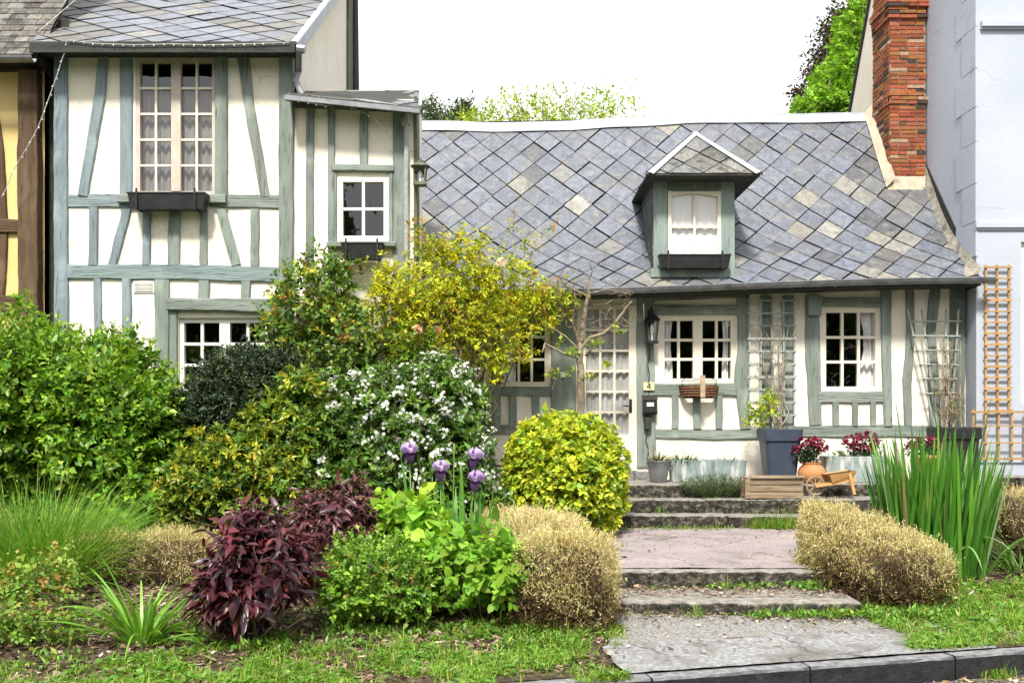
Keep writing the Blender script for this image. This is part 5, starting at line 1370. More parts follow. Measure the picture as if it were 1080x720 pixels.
# ------------------------------------------------------------------ blades: grasses, irises, daylilies
def blade_mesh(name, root, d0, length, width, bend, cols, mat, parent=None, nseg=6, taper=.75, fold=0.0, twist=None, tipcol=None):
    n = len(root); d = nrm(d0); hz = d.copy(); hz[:, 2] = 0; hz = nrm(hz+1e-6)
    side = nrm(np.cross(d, np.array((0, 0, 1.0)))+1e-9)
    if twist is not None:
        up0 = np.cross(side, d); side = side*np.cos(twist)[:, None]+up0*np.sin(twist)[:, None]
    V = np.zeros((n, (nseg+1)*2, 3)); pos = root.copy(); cur = d.copy(); C = np.zeros((n, (nseg+1)*2, 3))
    for k in range(nseg+1):
        t = k/nseg
        w = width*(1-t**2*taper - (.25*(1-t)**3))*(1.0 if k < nseg else .12)
        V[:, 2*k] = pos-side*w[:, None]/2; V[:, 2*k+1] = pos+side*w[:, None]/2
        cc = cols if tipcol is None else cols*(1-t**2)+tipcol*t**2
        C[:, 2*k] = cc; C[:, 2*k+1] = cc
        cur = nrm(cur + np.array((0, 0, -1.0))*(bend*(.3+1.4*t)/nseg)[:, None] + hz*(bend*.5/nseg)[:, None])
        pos = pos + cur*(length/nseg)[:, None]
    m_ = (nseg+1)*2
    q = np.array([(2*k, 2*k+1, 2*k+3, 2*k+2) for k in range(nseg)])
    F_ = (q[None]+(np.arange(n)*m_)[:, None, None]).reshape(-1, 4)
    return np_mesh(name, V.reshape(-1, 3), [F_], mat, parent, C.reshape(-1, 3), smooth=True)

def clump(name, label, cat, c, rng, n, rad, L, Ls, W, tilt, bend, pal, mat='leaf', nseg=7, group=None, ell=1.0, part='leaves', tip=None, twist=.5):
    a = rng.random(n)*6.283; r = rad*np.sqrt(rng.random(n))
    root = np.stack([c[0]+r*np.cos(a)*ell, c[1]+r*np.sin(a), np.zeros(n)], 1)
    root[:, 2] = [zg(x, y)-.02 for x, y in root[:, :2]]
    out = r/rad
    ph = a+rng.normal(size=n)*.5; ti = tilt*(out*.8+.2)*np.exp(rng.normal(size=n)*.3)
    d = np.stack([np.cos(ph)*np.sin(ti), np.sin(ph)*np.sin(ti), np.cos(ti)], 1)
    le = L*np.exp(rng.normal(size=n)*Ls)
    col = pick(rng, pal, n)*np.exp(rng.normal(size=(n, 1))*.14)
    t = thing(name, label, cat, (c[0], c[1], zg(c[0], c[1])), group)
    blade_mesh(part, root, d, le, W*np.exp(rng.normal(size=n)*.2), bend*np.exp(rng.normal(size=n)*.5), np.clip(col, 0, .9), M[mat], t, nseg, twist=rng.normal(size=n)*twist, tipcol=None if tip is None else np.array(tip))
    return t
rg = np.random.default_rng(41)
GP = [(4, (.13, .30, .03)), (3, (.19, .38, .045)), (1, (.30, .42, .08)), (.6, (.42, .38, .16))]
c = G(40, 608); clump('ornamental_grass', 'fine bright green fountain grass tuft at the far left of the bed', 'grass', (c.x, c.y), rg, 3000, .42, .68, .16, .007, .75, .55, GP, ell=1.2, mat='leaf_soft')
c = G(150, 678); clump('daylily', 'small tuft of arching bright green strap leaves left of the purple bush', 'plant', (c.x, c.y), rg, 95, .08, .50, .22, .021, .68, 1.0, [(3, (.15, .33, .03)), (2, (.21, .40, .05))], nseg=9)
c = G(985, 600); IR = [(4, (.055, .18, .02)), (3, (.09, .25, .028)), (1.5, (.15, .36, .045)), (.5, (.3, .42, .2)), (.25, (.34, .27, .12))]
ti = clump('iris_clump', 'tall dense clump of sword shaped green iris leaves at the right', 'plant', (c.x, c.y), rg, 520, .40, .97, .16, .036, .15, .12, IR, nseg=7, ell=1.0)
# a few bent pale blades of the same clump
k = 14; a = rg.random(k)*6.28; root = np.stack([c.x+.36*np.cos(a), c.y-.2+.3*np.sin(a), np.full(k, c.z)], 1); dd = np.stack([np.cos(a)*.35, -np.abs(np.sin(a))*.45, np.ones(k)], 1)
blade_mesh('bent_leaves', root, dd, np.full(k, .95), np.full(k, .028), np.full(k, 2.0), pick(rg, [(1, (.22, .40, .12)), (1, (.16, .34, .06))], k), M['leaf'], ti, 10)
c = G(1075, 605); clump('strap_leaf_tuft', 'small tuft of light green strap leaves at the right edge below the iris clump', 'plant', (c.x+.05, c.y), rg, 70, .14, .42, .2, .018, .6, .9, [(1, (.18, .38, .06)), (1, (.24, .42, .12))], nseg=8)
c = G(541, 640); clump('iris_clump', 'two thin upright blue green iris leaves beside the dry hedge', 'plant', (c.x, c.y+.1), rg, 5, .03, .48, .12, .030, .12, .05, [(1, (.05, .18, .06))], nseg=6)
# bearded iris in flower
c = G(455, 640); cb = Vector((c.x+.0, c.y+.25, zg(c.x, c.y+.25)))
ti = clump('bearded_iris', 'bearded iris clump with four lilac and dark purple flowers', 'plant', (cb.x+.12, cb.y), rg, 44, .17, .80, .17, .040, .22, .05, [(3, (.10, .30, .05)), (2, (.15, .38, .06))], nseg=6, ell=1.6)
def petal_grid(mb, c, ang, reach, rise, wid, curl, col, n=6, m=4, ruff=.006):
    d = Vector((math.cos(ang), math.sin(ang), 0)); s = Vector((-d.y, d.x, 0)); vs = []
    for i in range(n+1):
        t = i/n; w = wid*math.sin(math.pi*min(1, .12+t*.80))**.7
        out = reach*math.sin(t*math.pi*.5*curl[0])*(1/max(.4, math.sin(math.pi*.5*curl[0])) if curl[0] <= 1 else 1)
        z = rise*t + curl[1]*t*t
        for j in range(m+1):
            k = (j/m-.5)*2
            vs.append(c + d*out + s*(k*w/2) + Vector((0, 0, z + curl[2]*k*k*w + ruff*math.sin(j*2.6+i*1.9+ang*3)*t)))
    fs = [(i*(m+1)+j, i*(m+1)+j+1, (i+1)*(m+1)+j+1, (i+1)*(m+1)+j) for i in range(n) for j in range(m)]
    mb.add(vs, fs, col)
for (u, v, ub, dy) in ((432, 478, 434, .1), (465, 497, 462, 0), (501, 484, 488, .1), (502, 508, 494, -.05)):
    Y = cb.y+dy; top = P(u, v, Y); b0 = Vector((P(ub, 600, Y).x, Y, cb.z)); mb = MB()
    mb.tube([b0, b0.lerp(top, .5)+Vector((.01, 0, 0)), top-Vector((0, 0, .035))], [.0075, .006, .005], 7, (.16, .33, .07))
    mb.tube([top-Vector((0, 0, .06)), top-Vector((0, 0, .03)), top], [.006, .011, .006], 7, (.20, .30, .10))
    for s_ in (-1, 1):
        q = b0.lerp(top, .62+.1*s_); mb.tube([q, q+Vector((.022*s_, 0, .035)), q+Vector((.024*s_, 0, .085))], [.004, .010, .003], 6, (.34, .30, .16))
    sm = mb.build('flower_stem', M['leaf'], ti, smooth=True); mb = MB(); a0 = random.uniform(-.3, .3)-math.pi/2
    for k in range(3):
        petal_grid(mb, top, a0+k*2.094, .060, .012, .072, (.9, -.085, .12), random.choice([(.020, .005, .032), (.035, .008, .05)]))
        petal_grid(mb, top, a0+1.05+k*2.094, .050, .115, .105, (1.8, -.03, -.16), random.choice([(.56, .40, .68), (.64, .48, .74), (.50, .34, .64)]), ruff=.010)
        q = top+Vector((math.cos(a0+k*2.094)*.018, math.sin(a0+k*2.094)*.018, .014)); mb.tube([q, q+Vector((math.cos(a0+k*2.094)*.018, math.sin(a0+k*2.094)*.018, .002))], [.004, .003], 5, (.75, .40, .05))
    mb.build('flower', M['petal'], sm, smooth=True)
for (u, v, ub) in ((479, 470, 476), (486, 492, 482), (468, 520, 470)):
    top = P(u, v, cb.y+.05); b0 = Vector((P(ub, 600, cb.y).x, cb.y+.05, cb.z)); mb = MB()
    mb.tube([b0, b0.lerp(top, .6), top-Vector((0, 0, .05)), top-Vector((0, 0, .02)), top+Vector((0, 0, .02))], [.007, .005, .005, .011, .003], 7, (.22, .36, .10)); mb.build('flower_stem', M['leaf'], ti, smooth=True)

# ------------------------------------------------------------------ dead box hedges
STR = [(4, (.68, .55, .26)), (3, (.78, .67, .38)), (1.0, (.46, .33, .13)), (1.3, (.52, .54, .16))]
BRN = [(4, (.12, .072, .036)), (3, (.20, .125, .06)), (2, (.075, .048, .028)), (1, (.30, .23, .11))]
def dry_hedge(label, blobs, seed, n, ln, group='dry hedges', power=4.6, zmid=None, green=.05):
    rng = np.random.default_rng(seed)
    p, nv = sample_blobs(rng, blobs, n, shell=.25, rough=.10, rf=9, power=power, keep=.85)
    zz = np.concatenate([[b[0][2]-b[1][2], b[0][2]+b[1][2]] for b in blobs]); z0_, z1_ = max(zz.min(), .1), zz.max()
    h = (p[:, 2]-z0_)/(z1_-z0_) + .25*lump(p, 5, 3)+rng.normal(size=len(p))*.10
    col = np.where((h > .36)[:, None], pick(rng, STR, len(p)), pick(rng, BRN, len(p)))*np.exp(rng.normal(size=(len(p), 1))*.14)
    g = rng.random(len(p)) < green; col[g] = np.array((.17, .26, .04))
    d = nrm(nv*.9+np.array((0, 0, .55))+rng.normal(size=p.shape)*.55)
    L = ln*np.exp(rng.normal(size=len(p))*.35)
    c = np.mean([b[0] for b in blobs], 0); base = (c[0], c[1], zg(c[0], c[1]))
    t = thing('dry_hedge', label, 'hedge', base, group)
    # every twig end carries a few withered leaflets
    per = 3; q = np.repeat(p, per, 0)+np.repeat(d*L[:, None], per, 0)*rng.random((len(p)*per, 1)); dl = nrm(np.repeat(d, per, 0)+rng.normal(size=(len(p)*per, 3))*.8)
    cl = np.repeat(col, per, 0)*np.exp(rng.normal(size=(len(p)*per, 1))*.17); m_ = len(q)
    leaf_mesh('withered_leaves', q, dl, rng.normal(size=(m_, 3)), np.full(m_, .017)*np.exp(rng.normal(size=m_)*.3), np.full(m_, .0055), np.clip(cl, 0, .85), M['straw'], t)
    blade_mesh('twigs', p-d*L[:, None]*.6, d, L*1.9, np.full(len(p), .0032), np.zeros(len(p))+.05, np.clip(col*.9, 0, .8), M['straw'], t, 2)
    k = rng.choice(len(p), 40, replace=False); stems_mesh(rng, base, [tuple(x) for x in p[k]], .008, M['twig'], t, 'branches')
    mb = MB(); R3 = MB()
    for b in blobs:
        vs = []; nu, nv_ = 18, 10
        for i in range(nv_+1):
            th = math.pi*i/nv_
            for j in range(nu):
                ph = 2*math.pi*j/nu; dx = np.array((math.sin(th)*math.cos(ph), math.sin(th)*math.sin(ph), math.cos(th)))
                dx = dx/((np.abs(dx)**power).sum()**(1/power)); q_ = b[0]+b[1]*dx*.76*(1+.12*mnoise.noise(Vector(b[0]+dx*3))); q_[2] = max(q_[2], .05); vs.append(q_)
        mb.add(vs, [(i*nu+j, i*nu+(j+1) % nu, (i+1)*nu+(j+1) % nu, (i+1)*nu+j) for i in range(nv_) for j in range(nu)], (.5, .45, .4))
    mb.build('dead_core', M['twig'], t, smooth=True)
    return t
dry_hedge('low straw coloured dead hedge between the grass tuft and the purple bush', [B(148, 602, 7.75, 78, 38, .22), B(190, 600, 7.7, 40, 38, .2), B(250, 610, 7.8, 60, 34, .2)], 51, 13000, .05)
dry_hedge('blocky straw coloured dead hedge left of the lower steps', [B(594, 617, 6.85, 54, 52, .27), B(568, 588, 7.5, 48, 42, .45), B(545, 574, 8.1, 38, 32, .4)], 52, 27000, .05, power=5.5)
dry_hedge('slanting straw coloured dead hedge right of the path', [B(944, 606, 7.55, 54, 35, .26), B(920, 596, 7.7, 54, 38, .26), B(897, 584, 7.9, 46, 40, .23), B(876, 572, 8.1, 30, 38, .18), B(861, 556, 8.25, 15, 24, .12)], 53, 24000, .048)
dry_hedge('far straw coloured dead hedge at the right edge beside the low brick wall', [B(1085, 548, 8.9, 42, 32, .3), B(1130, 548, 8.9, 42, 32, .3)], 54, 5000, .05)
# ------------------------------------------------------------------ pots and things on the terrace
TZ = .878
def tuft(parent, c, n, L, W, pal, seed, tilt=.8, name='plant', mat='leaf', rad=.05, bend=.5):
    r = np.random.default_rng(seed); a = r.random(n)*6.283; q = rad*np.sqrt(r.random(n))
    root = np.stack([c[0]+q*np.cos(a), c[1]+q*np.sin(a), np.full(n, c[2])], 1); ti = tilt*np.sqrt(r.random(n))
    d = np.stack([np.cos(a)*np.sin(ti), np.sin(a)*np.sin(ti), np.cos(ti)], 1)
    return blade_mesh(name, root, d, L*np.exp(r.normal(size=n)*.25), np.full(n, W), np.full(n, bend), np.clip(pick(r, pal, n)*np.exp(r.normal(size=(n, 1))*.2), 0, .9), M[mat], parent, 4, twist=r.normal(size=n)*.4)
def leafy(parent, name, blobs, seed, nsp, per, sl, ll, lw, pal, mat='leaf', **kw):
    r = np.random.default_rng(seed); p, nv = sample_blobs(r, blobs, nsp, shell=.8, rough=.2, rf=9)
    A = sprig_leaves(r, p, nv, per, sl, ll, lw, pal, None, **kw); leaf_mesh(name, *A, M[mat], parent); return p, nv, r

# zinc bucket
c = P(694.5, 509, 11.15); c.z = TZ
t = thing('zinc_bucket', 'small grey zinc bucket with a little succulent beside the doorstep', 'planter', c, 'planters on the terrace')
r1, r0, h = px(12.2, 11.15), px(8.6, 11.15), px(22, 11.15)
mb = MB(); mb.lathe([(r0*.96, TZ), (r0, TZ+.006), (r0+(r1-r0)*.5, TZ+h*.5), (r1, TZ+h-.008), (r1+.007, TZ+h), (r1+.004, TZ+h+.008), (r1-.006, TZ+h+.004), (r1-.012, TZ+h-.03)], c.x, c.y, 30); mb.build('bucket_body', M['gutter'], t, smooth=True)
mb = MB(); mb.lathe([(.01, TZ+h-.021), (r1-.012, TZ+h-.02)], c.x, c.y, 20); mb.build('compost', M['compost'], t)
tuft(t, (c.x, c.y, TZ+h-.02), 90, .12, .016, [(2, (.20, .24, .12)), (1, (.28, .28, .16)), (1, (.30, .20, .14))], 3, 1.0, rad=.07)
mb = MB()
for s_ in (-1, 1): mb.tube([(c.x+s_*(r1+.004), c.y-.02, TZ+h-.03), (c.x+s_*(r1+.022), c.y-.02, TZ+h-.04), (c.x+s_*(r1+.018), c.y-.02, TZ+h-.075), (c.x+s_*(r1-.004), c.y-.02, TZ+h-.085)], .005, 5)
mb.build('handle', M['gutter'], t)

def zinc_trough(name, label, u0, u1, vt, vb, Y, dep, streak=True, group='planters on the terrace'):
    x0, x1 = P(u0, 0, Y).x, P(u1, 0, Y).x; zt = P(0, vt, Y).z
    t = thing(name, label, 'planter', ((x0+x1)/2, Y+dep/2, TZ), group); cx_, cy_ = (x0+x1)/2, Y+dep/2; mb = MB()
    hx, hy = (x1-x0)/2, dep/2; n = 48; vs = []
    prof = [(.96, TZ), (.97, TZ+.01), (.985, (TZ+zt)/2), (.985, (TZ+zt)/2+.006), (1, zt-.012), (1.012, zt), (1.006, zt+.010), (.985, zt+.004), (.97, zt-.05)]
    for k, z in prof:
        for i in range(n):
            a = 2*math.pi*(i+.5)/n; ca, sa = math.cos(a), math.sin(a)
            vs.append((cx_+hx*k*math.copysign(abs(ca)**.28, ca), cy_+hy*k*math.copysign(abs(sa)**.4, sa), z))
    fs = [(r*n+i, r*n+(i+1) % n, (r+1)*n+(i+1) % n, (r+1)*n+i) for r in range(len(prof)-1) for i in range(n)]+[tuple(range(n-1, -1, -1)), tuple((len(prof)-1)*n+i for i in range(n))]
    mb.add(vs, fs); mb.build('trough_body', M['galv'], t); return t, x0, x1, zt
t, x0, x1, zt = zinc_trough('zinc_trough', 'long streaked zinc trough with three small plants under the middle window', 708, 789, 486, 509, 11.1, .30)
for f_, n, L, sd_, pal in ((.18, 160, .11, 4, [(2, (.07, .16, .03)), (1, (.12, .22, .05))]), (.48, 60, .06, 5, [(1, (.14, .17, .08))]), (.76, 90, .08, 6, [(2, (.08, .15, .05)), (1, (.15, .20, .09))])):
    tuft(t, (x0+(x1-x0)*f_, 11.22, zt-.03), n, L, .012, pal, sd_, 1.1, rad=.09)
RF = [(4, (.16, .012, .03)), (3, (.28, .025, .06)), (2, (.42, .07, .14)), (1, (.09, .01, .02))]
GLF = [(3, (.03, .06, .02)), (1, (.06, .11, .03))]
def flowers_heap(parent, u, v, Y, ru, rv, ry, seed, nsel=60):
    bl = [B(u, v, Y, ru, rv, ry)]
    leafy(parent, 'foliage', [B(u, v+rv*.3, Y, ru*.9, rv*.85, ry)], seed, 150, 5, .05, .035, .024, GLF, wild=.5)
    r = np.random.default_rng(seed+1); p, nv = sample_blobs(r, bl, 420, shell=.45, rough=.12, rf=12); m_ = nv[:, 2] > -.25
    star_flowers(r, p[m_]-nv[m_]*.05, nv[m_], min(nsel, int(m_.sum())), 5, .022, .021, .019, RF, parent, petals=5)
def lathe_pot(name, label, u, vb, Y, prof, mat, sq=0, group='planters on the terrace', body='pot_body', n=32, rot=0):
    c = P(u, vb, Y); c.z = TZ; t = thing(name, label, 'pot', c, group); mb = MB(); mb.lathe([(px(r, Y), TZ+px(h, Y)) for r, h in prof], c.x, c.y, n, sq=sq); mb.build(body, mat, t, smooth=not sq); return t, c
t, c = lathe_pot('terracotta_pot', 'squat round glossy terracotta pot with dark red flowers beside the blue pot', 856, 507, 11.0, [(8, 0), (11, 1), (14.2, 7), (14.6, 11), (12.5, 16), (9.5, 19), (9.8, 20.5), (10.8, 21.5), (9.8, 22), (8.5, 19)], M['terracotta'])
flowers_heap(t, 853, 474, 11.0, 16, 12, .15, 61)
t, x0, x1, zt = zinc_trough('zinc_trough', 'second zinc trough with dark red flowers, half hidden by the iris leaves', 871, 938, 482, 507, 11.05, .30)
flowers_heap(t, 911, 470, 11.2, 19, 14, .16, 63)
mb = MB(); leafy(t, 'small_plant', [B(885, 481, 11.2, 10, 4, .08)], 65, 30, 5, .04, .03, .02, [(1, (.12, .2, .06))])
t, c = lathe_pot('flower_pot', 'terracotta pot with faded red flowers behind the iris clump at the right', 978, 507, 11.1, [(8, 0), (12, 12), (14, 24), (15.5, 25), (15.5, 29), (13, 29), (12, 24)], M['terracotta'])
flowers_heap(t, 978, 472, 11.1, 22, 11, .16, 67)
# tall blue pot and its climber
t, c = lathe_pot('tall_pot', 'tall square tapered slate blue pot with a yellow green climber', 822, 505, 11.2, [(14, 0), (14.5, 1), (18.4, 42), (18.8, 43), (20.2, 43.5), (21, 55), (20, 55.6), (18.6, 55), (18, 49)], M['navy_glaze'], sq=7, n=48)
top = TZ+px(52, 11.2); r = np.random.default_rng(71); mb = MB()
for k in range(11):
    u, v = 822+r.normal()*4, 452; q = [Vector((c.x+r.normal()*.05, c.y+.05, top-.03))]; du = r.uniform(-1.3, 1.3)
    vtop = r.choice([318, 330, 350, 380, 400])
    for j in range(1, 9):
        u += du+r.normal()*3.0; u = min(842, max(790, u)); v = 452+(vtop-452)*j/8; q.append(P(u, v, YC-.13-r.random()*.03))
    mb.tube(q, [.010*(1-.07*j) for j in range(len(q))], 5, (r.uniform(1.0, 2.0),)*3)
for k in range(30):
    u, v = r.uniform(795, 838), r.uniform(325, 420); q = [P(u, v, YC-.14)]
    for j in range(4): u += r.normal()*4; v -= r.uniform(1, 6); q.append(P(u, v, YC-.15))
    mb.tube(q, .003, 4, (1.6, 1.6, 1.6))
mb.build('bare_stems', M['bark'], t, smooth=True)
leafy(t, 'foliage', [B(802, 432, 11.25, 17, 16, .16), B(796, 445, 11.2, 10, 8, .1), B(812, 424, 11.3, 8, 12, .1)], 72, 62, 6, .10, .055, .034, [(3, (.34, .44, .04)), (2, (.22, .34, .035)), (1, (.46, .46, .05))], wild=.5)
# black planter at the foot of the fan trellis
t, c = lathe_pot('black_planter', 'dark square planter at the foot of the fan trellis behind the iris', 1006, 505, 11.15, [(17, 0), (17.5, 1), (20, 45), (22, 46), (22.5, 57), (21.5, 58), (20, 57), (19.5, 50)], M['black_plastic'], sq=7, n=48)
r = np.random.default_rng(73); mb = MB()
for k in range(9):
    u = 1000+r.normal()*6; q = [P(u, 450, 11.3)]; du = r.uniform(-1, 1.2)
    for j in range(1, 8): u += du+r.normal()*2.2; q.append(P(min(1013, max(962, u)), 450-(.45+.6*r.random())*100*j/8, YC-.15))
    mb.tube(q, [.008*(1-.09*j) for j in range(8)], 5, (1.5, 1.4, 1.3))
for k in range(45):
    u, v = r.normal(1000, 7), r.uniform(370, 450); q = [P(u, v, YC-.17)]
    for j in range(4): u += r.normal()*3; v -= r.uniform(1, 7); q.append(P(u, v, YC-.18))
    mb.tube(q, .0035, 4, (1.7, 1.6, 1.4))
mb.build('bare_stems', M['bark'], t, smooth=True)
leafy(t, 'foliage', [B(1004, 430, 11.4, 14, 26, .1)], 74, 50, 4, .06, .03, .018, [(2, (.22, .22, .05)), (1, (.25, .2, .12))])

# wooden crate of logs
x0, x1 = P(784, 0, 10.5).x, P(845, 0, 10.5).x; z0 = .752; y0, y1 = 10.42, 10.66
t = thing('wooden_crate', 'low grey brown wooden plank crate on the steps left of the wheelbarrow', 'crate', ((x0+x1)/2, 10.54, z0)); mb = MB()
for j in range(3):
    za = z0+.004+j*.072; k = random.uniform(.8, 1.25); e = random.uniform(-.006, .006); mb2 = MB()
    mb2.box(x0+.05+e, x1+e, y0, y0+.02, za, za+.062, (k*.75, k*.75, k*.75)); mb2.box(x0+.05+e, x1+e, y1-.02, y1, za, za+.062, (k, k, k)); mb2.box(x0+.03, x0+.05, y0+.021, y1-.021, za, za+.066, (k, k, k)); mb2.box(x1-.03, x1-.01, y0+.021, y1-.021, za, za+.066, (k, k, k)); mb2.build('plank', M['raw_wood'], t)
mb = MB(); mb.box(x0, x0+.05, y0-.012, y0+.045, z0, z0+.2, (.75, .72, .7)); mb.box(x0, x0+.05, y1-.045, y1+.012, z0, z0+.2, (.75, .72, .7)); mb.build('corner_post', M['raw_wood'], t)
mb = MB(); mb.box(x0+.052, x1-.032, y0+.022, y1-.022, z0+.005, z0+.17); mb.build('compost', M['compost'], t)
mb = MB(); mb.box(x0+.055, x1+.004, y0-.03, y0+.03, z0+.222, z0+.24, (.95, .95, .95)); mb.build('top_rail', M['raw_wood'], t)

# toy wheelbarrow planter
Yb = 10.52; t = thing('wooden_wheelbarrow', 'small tilted orange wooden wheelbarrow planter on the steps', 'wheelbarrow', (P(880, 0, Yb).x, Yb, .75), None)
Q = lambda u, v, dy=0: P(u, v, Yb+dy)
wc = Q(860, 512); R_ = px(9.3, Yb); mb = MB(); N = 28
mb.tube([wc+Vector((R_*math.cos(2*math.pi*i/N), 0, R_*math.sin(2*math.pi*i/N))) for i in range(N+1)], .012, 6, (.9, .85, .8), cap=False)
for k in range(8): a = math.pi*k/4; mb.tube([wc, wc+Vector((R_*math.cos(a), 0, R_*math.sin(a)))], .007, 5)
mb.tube([wc+Vector((0, -.04, 0)), wc+Vector((0, .04, 0))], .02, 8); mb.build('wheel', M['raw_wood'], t)
for dy in (-.07, .16):
    mb = MB(); mb.obox(wc+Vector((-.01, dy*.6, 0)), Q(903, 505.5, dy), .028, .03, col=(1.05, 1.1, 1.1)); mb.build('handle', M['orange_wood'], t)
    mb = MB(); mb.obox(Q(896, 499, dy-.02), Q(901, 521, dy-.02), .03, .03, col=(1.1, 1.15, 1.2)); mb.build('leg', M['orange_wood'], t)
mb = MB(); a0, a1 = Q(875.5, 508.5), Q(897, 503.5); b0, b1 = Q(871.5, 500), Q(900, 496)
f4 = [a0+Vector((0, -.08, 0)), a1+Vector((0, -.08, 0)), b1+Vector((0, -.11, 0)), b0+Vector((0, -.11, 0))]; r4 = [p_+Vector((0, .24 if i < 2 else .30, 0)) for i, p_ in enumerate(f4)]
ti_ = Vector((0, .016, 0))
mb.add(f4+r4, [(0, 1, 2, 3), (7, 6, 5, 4), (0, 4, 5, 1), (3, 7, 4, 0), (1, 5, 6, 2)]); mb.add([p_+ti_ for p_ in f4]+[p_-ti_ for p_ in r4], [(3, 2, 1, 0), (4, 5, 6, 7), (0, 3, 7, 4), (2, 1, 5, 6)]); mb.build('barrow_tray', M['orange_wood'], t)
mb = MB(); mb.add([f4[3].lerp(f4[0], .15)+ti_, f4[2].lerp(f4[1], .15)+ti_, r4[2].lerp(r4[1], .15)-ti_, r4[3].lerp(r4[0], .15)-ti_], [(0, 1, 2, 3)]); mb.build('compost', M['compost'], t)

# lavender clump growing in the step joint
c = (P(757, 0, 10.66).x, 10.72, .74); r = np.random.default_rng(75); n = 520; a = r.random(n)*6.283; q = np.sqrt(r.random(n))
root = np.stack([c[0]+.24*q*np.cos(a), c[1]+.06*q*np.sin(a), np.full(n, c[2])], 1); ti_ = .2+.75*q
d = np.stack([np.cos(a)*np.sin(ti_), np.sin(a)*np.sin(ti_)*.6-.12, np.cos(ti_)], 1)
t = thing('lavender_plant', 'grey green lavender clump growing from the step in front of the long zinc trough', 'plant', c)
blade_mesh('stems', root, d, .25*np.exp(r.normal(size=n)*.25), np.full(n, .006), np.full(n, .4), pick(r, [(1, (.10, .14, .06)), (1, (.14, .18, .09))], n), M['leaf'], t, 4)
k = 2600; i = r.integers(0, n, k); tt = r.random((k, 1)); pos = root[i]+nrm(d[i])*tt*.25+r.normal(size=(k, 3))*.008
leaf_mesh('foliage', pos, nrm(d[i]+r.normal(size=(k, 3))*.6), r.normal(size=(k, 3)), np.full(k, .034), np.full(k, .007), pick(r, [(3, (.12, .17, .08)), (2, (.18, .23, .12)), (1, (.08, .12, .05))], k), M['leaf'], t)

# iron railing beside the golden ball
t = thing('iron_railing', 'short black iron railing between the white blossom and the golden ball shrub', 'railing', P(525, 507, 10.5)); m1, m2 = MB(), MB()
for v in (491, 505): m2.tube([P(500, v, 10.5), P(550, v, 10.5)], .011, 6)
m2.build('rail', M['black_metal'], t)
for u in range(502, 550, 7): m1.tube([P(u, 515, 10.5), P(u, 488 if u % 2 else 490, 10.5)], .007, 5)
m1.build('bar', M['black_metal'], t)

# low brick wall at the right edge
t = thing('low_brick_wall', 'low old brick wall with dark coping in front of the white house', 'wall', (5.6, 10.6, .3)); mb = MB(); mb.box(5.20, 9.5, 10.62, 10.9, .2, .93); mb.build('wall_core', M['mortar'], t)
mb = MB(); z = .32; j = 0
while z < .90:
    x = 5.20-(.11 if j % 2 else 0)
    while x < 9.4:
        k = random.uniform(.7, 1.1); a_, b_ = max(5.2, x)+.005, x+.215; mb.box(a_, b_, 10.605+random.uniform(-.004, .004), 10.66, z+.006, z+.064, random.choice([(.42*k, .22*k, .17*k), (.36*k, .17*k, .12*k), (.48*k, .33*k, .28*k)])); x += .22
    z += .072; j += 1
mb.build('brickwork', M['brick'], t)
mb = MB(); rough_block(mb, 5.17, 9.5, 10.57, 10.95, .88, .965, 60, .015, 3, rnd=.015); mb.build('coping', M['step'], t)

# small espalier tree in front of the door
t = thing('young_tree', 'small crooked bare branched tree with a few new leaves in front of the door', 'tree', (P(612, 0, 11.05).x, 11.05, .86))
TB = lambda L, Y0=11.05, Y1=None: [P(u, v, Y0+((Y1 or Y0)-Y0)*i/(len(L)-1)) for i, (u, v) in enumerate(L)]
def branch(mb, L, r0, r1, Y0=11.05, Y1=None, n=7):
    q = TB(L, Y0, Y1); out = []
    for i in range(len(q)-1):
        for j in range(4): out.append(q[i].lerp(q[i+1], j/4)+Vector((random.gauss(0, .004), random.gauss(0, .004), 0)))
    out.append(q[-1]); mb.tube(out, [r0+(r1-r0)*i/(len(out)-1) for i in range(len(out))], n, (1.35, 1.3, 1.2))
mb = MB(); branch(mb, [(611, 508), (612, 460), (613, 410), (612, 380), (613, 360)], .046, .036, n=9); mb.build('trunk', M['bark'], t, smooth=True)
mb = MB()
for L, a, b, y1 in (([(613, 362), (614, 345), (618, 325), (621, 308), (619, 296)], .034, .014, 10.95), ([(612, 378), (604, 375), (595, 373), (582, 366), (575, 362), (572, 372)], .020, .008, 10.8),
                    ([(611, 372), (602, 360), (592, 352), (580, 345)], .018, .007, 10.9), ([(613, 368), (622, 356), (636, 352), (648, 342), (660, 325), (666, 318)], .026, .012, 10.9),
                    ([(611, 362), (607, 348), (603, 335), (608, 320), (606, 308)], .02, .007, 11.0), ([(617, 375), (626, 366), (634, 370)], .014, .006, 10.9), ([(605, 345), (598, 345), (596, 335), (590, 322)], .014, .006, 11.0),
                    ([(577, 363), (570, 355), (566, 340), (562, 325)], .009, .004, 10.8), ([(640, 350), (638, 338), (644, 325)], .010, .004, 10.9), ([(650, 340), (660, 345), (668, 342)], .009, .004, 10.9), ([(620, 312), (600, 303), (570, 300), (540, 302)], .012, .004, 10.95), ([(620, 310), (640, 305), (665, 310)], .010, .004, 10.9), ([(600, 306), (590, 292), (596, 282)], .007, .003, 10.9), ([(619, 300), (625, 286), (622, 276)], .008, .003, 10.9), ([(592, 392), (586, 400), (582, 412)], .006, .003, 10.95)):
    branch(mb, L, a, b, 11.05, y1, 6)
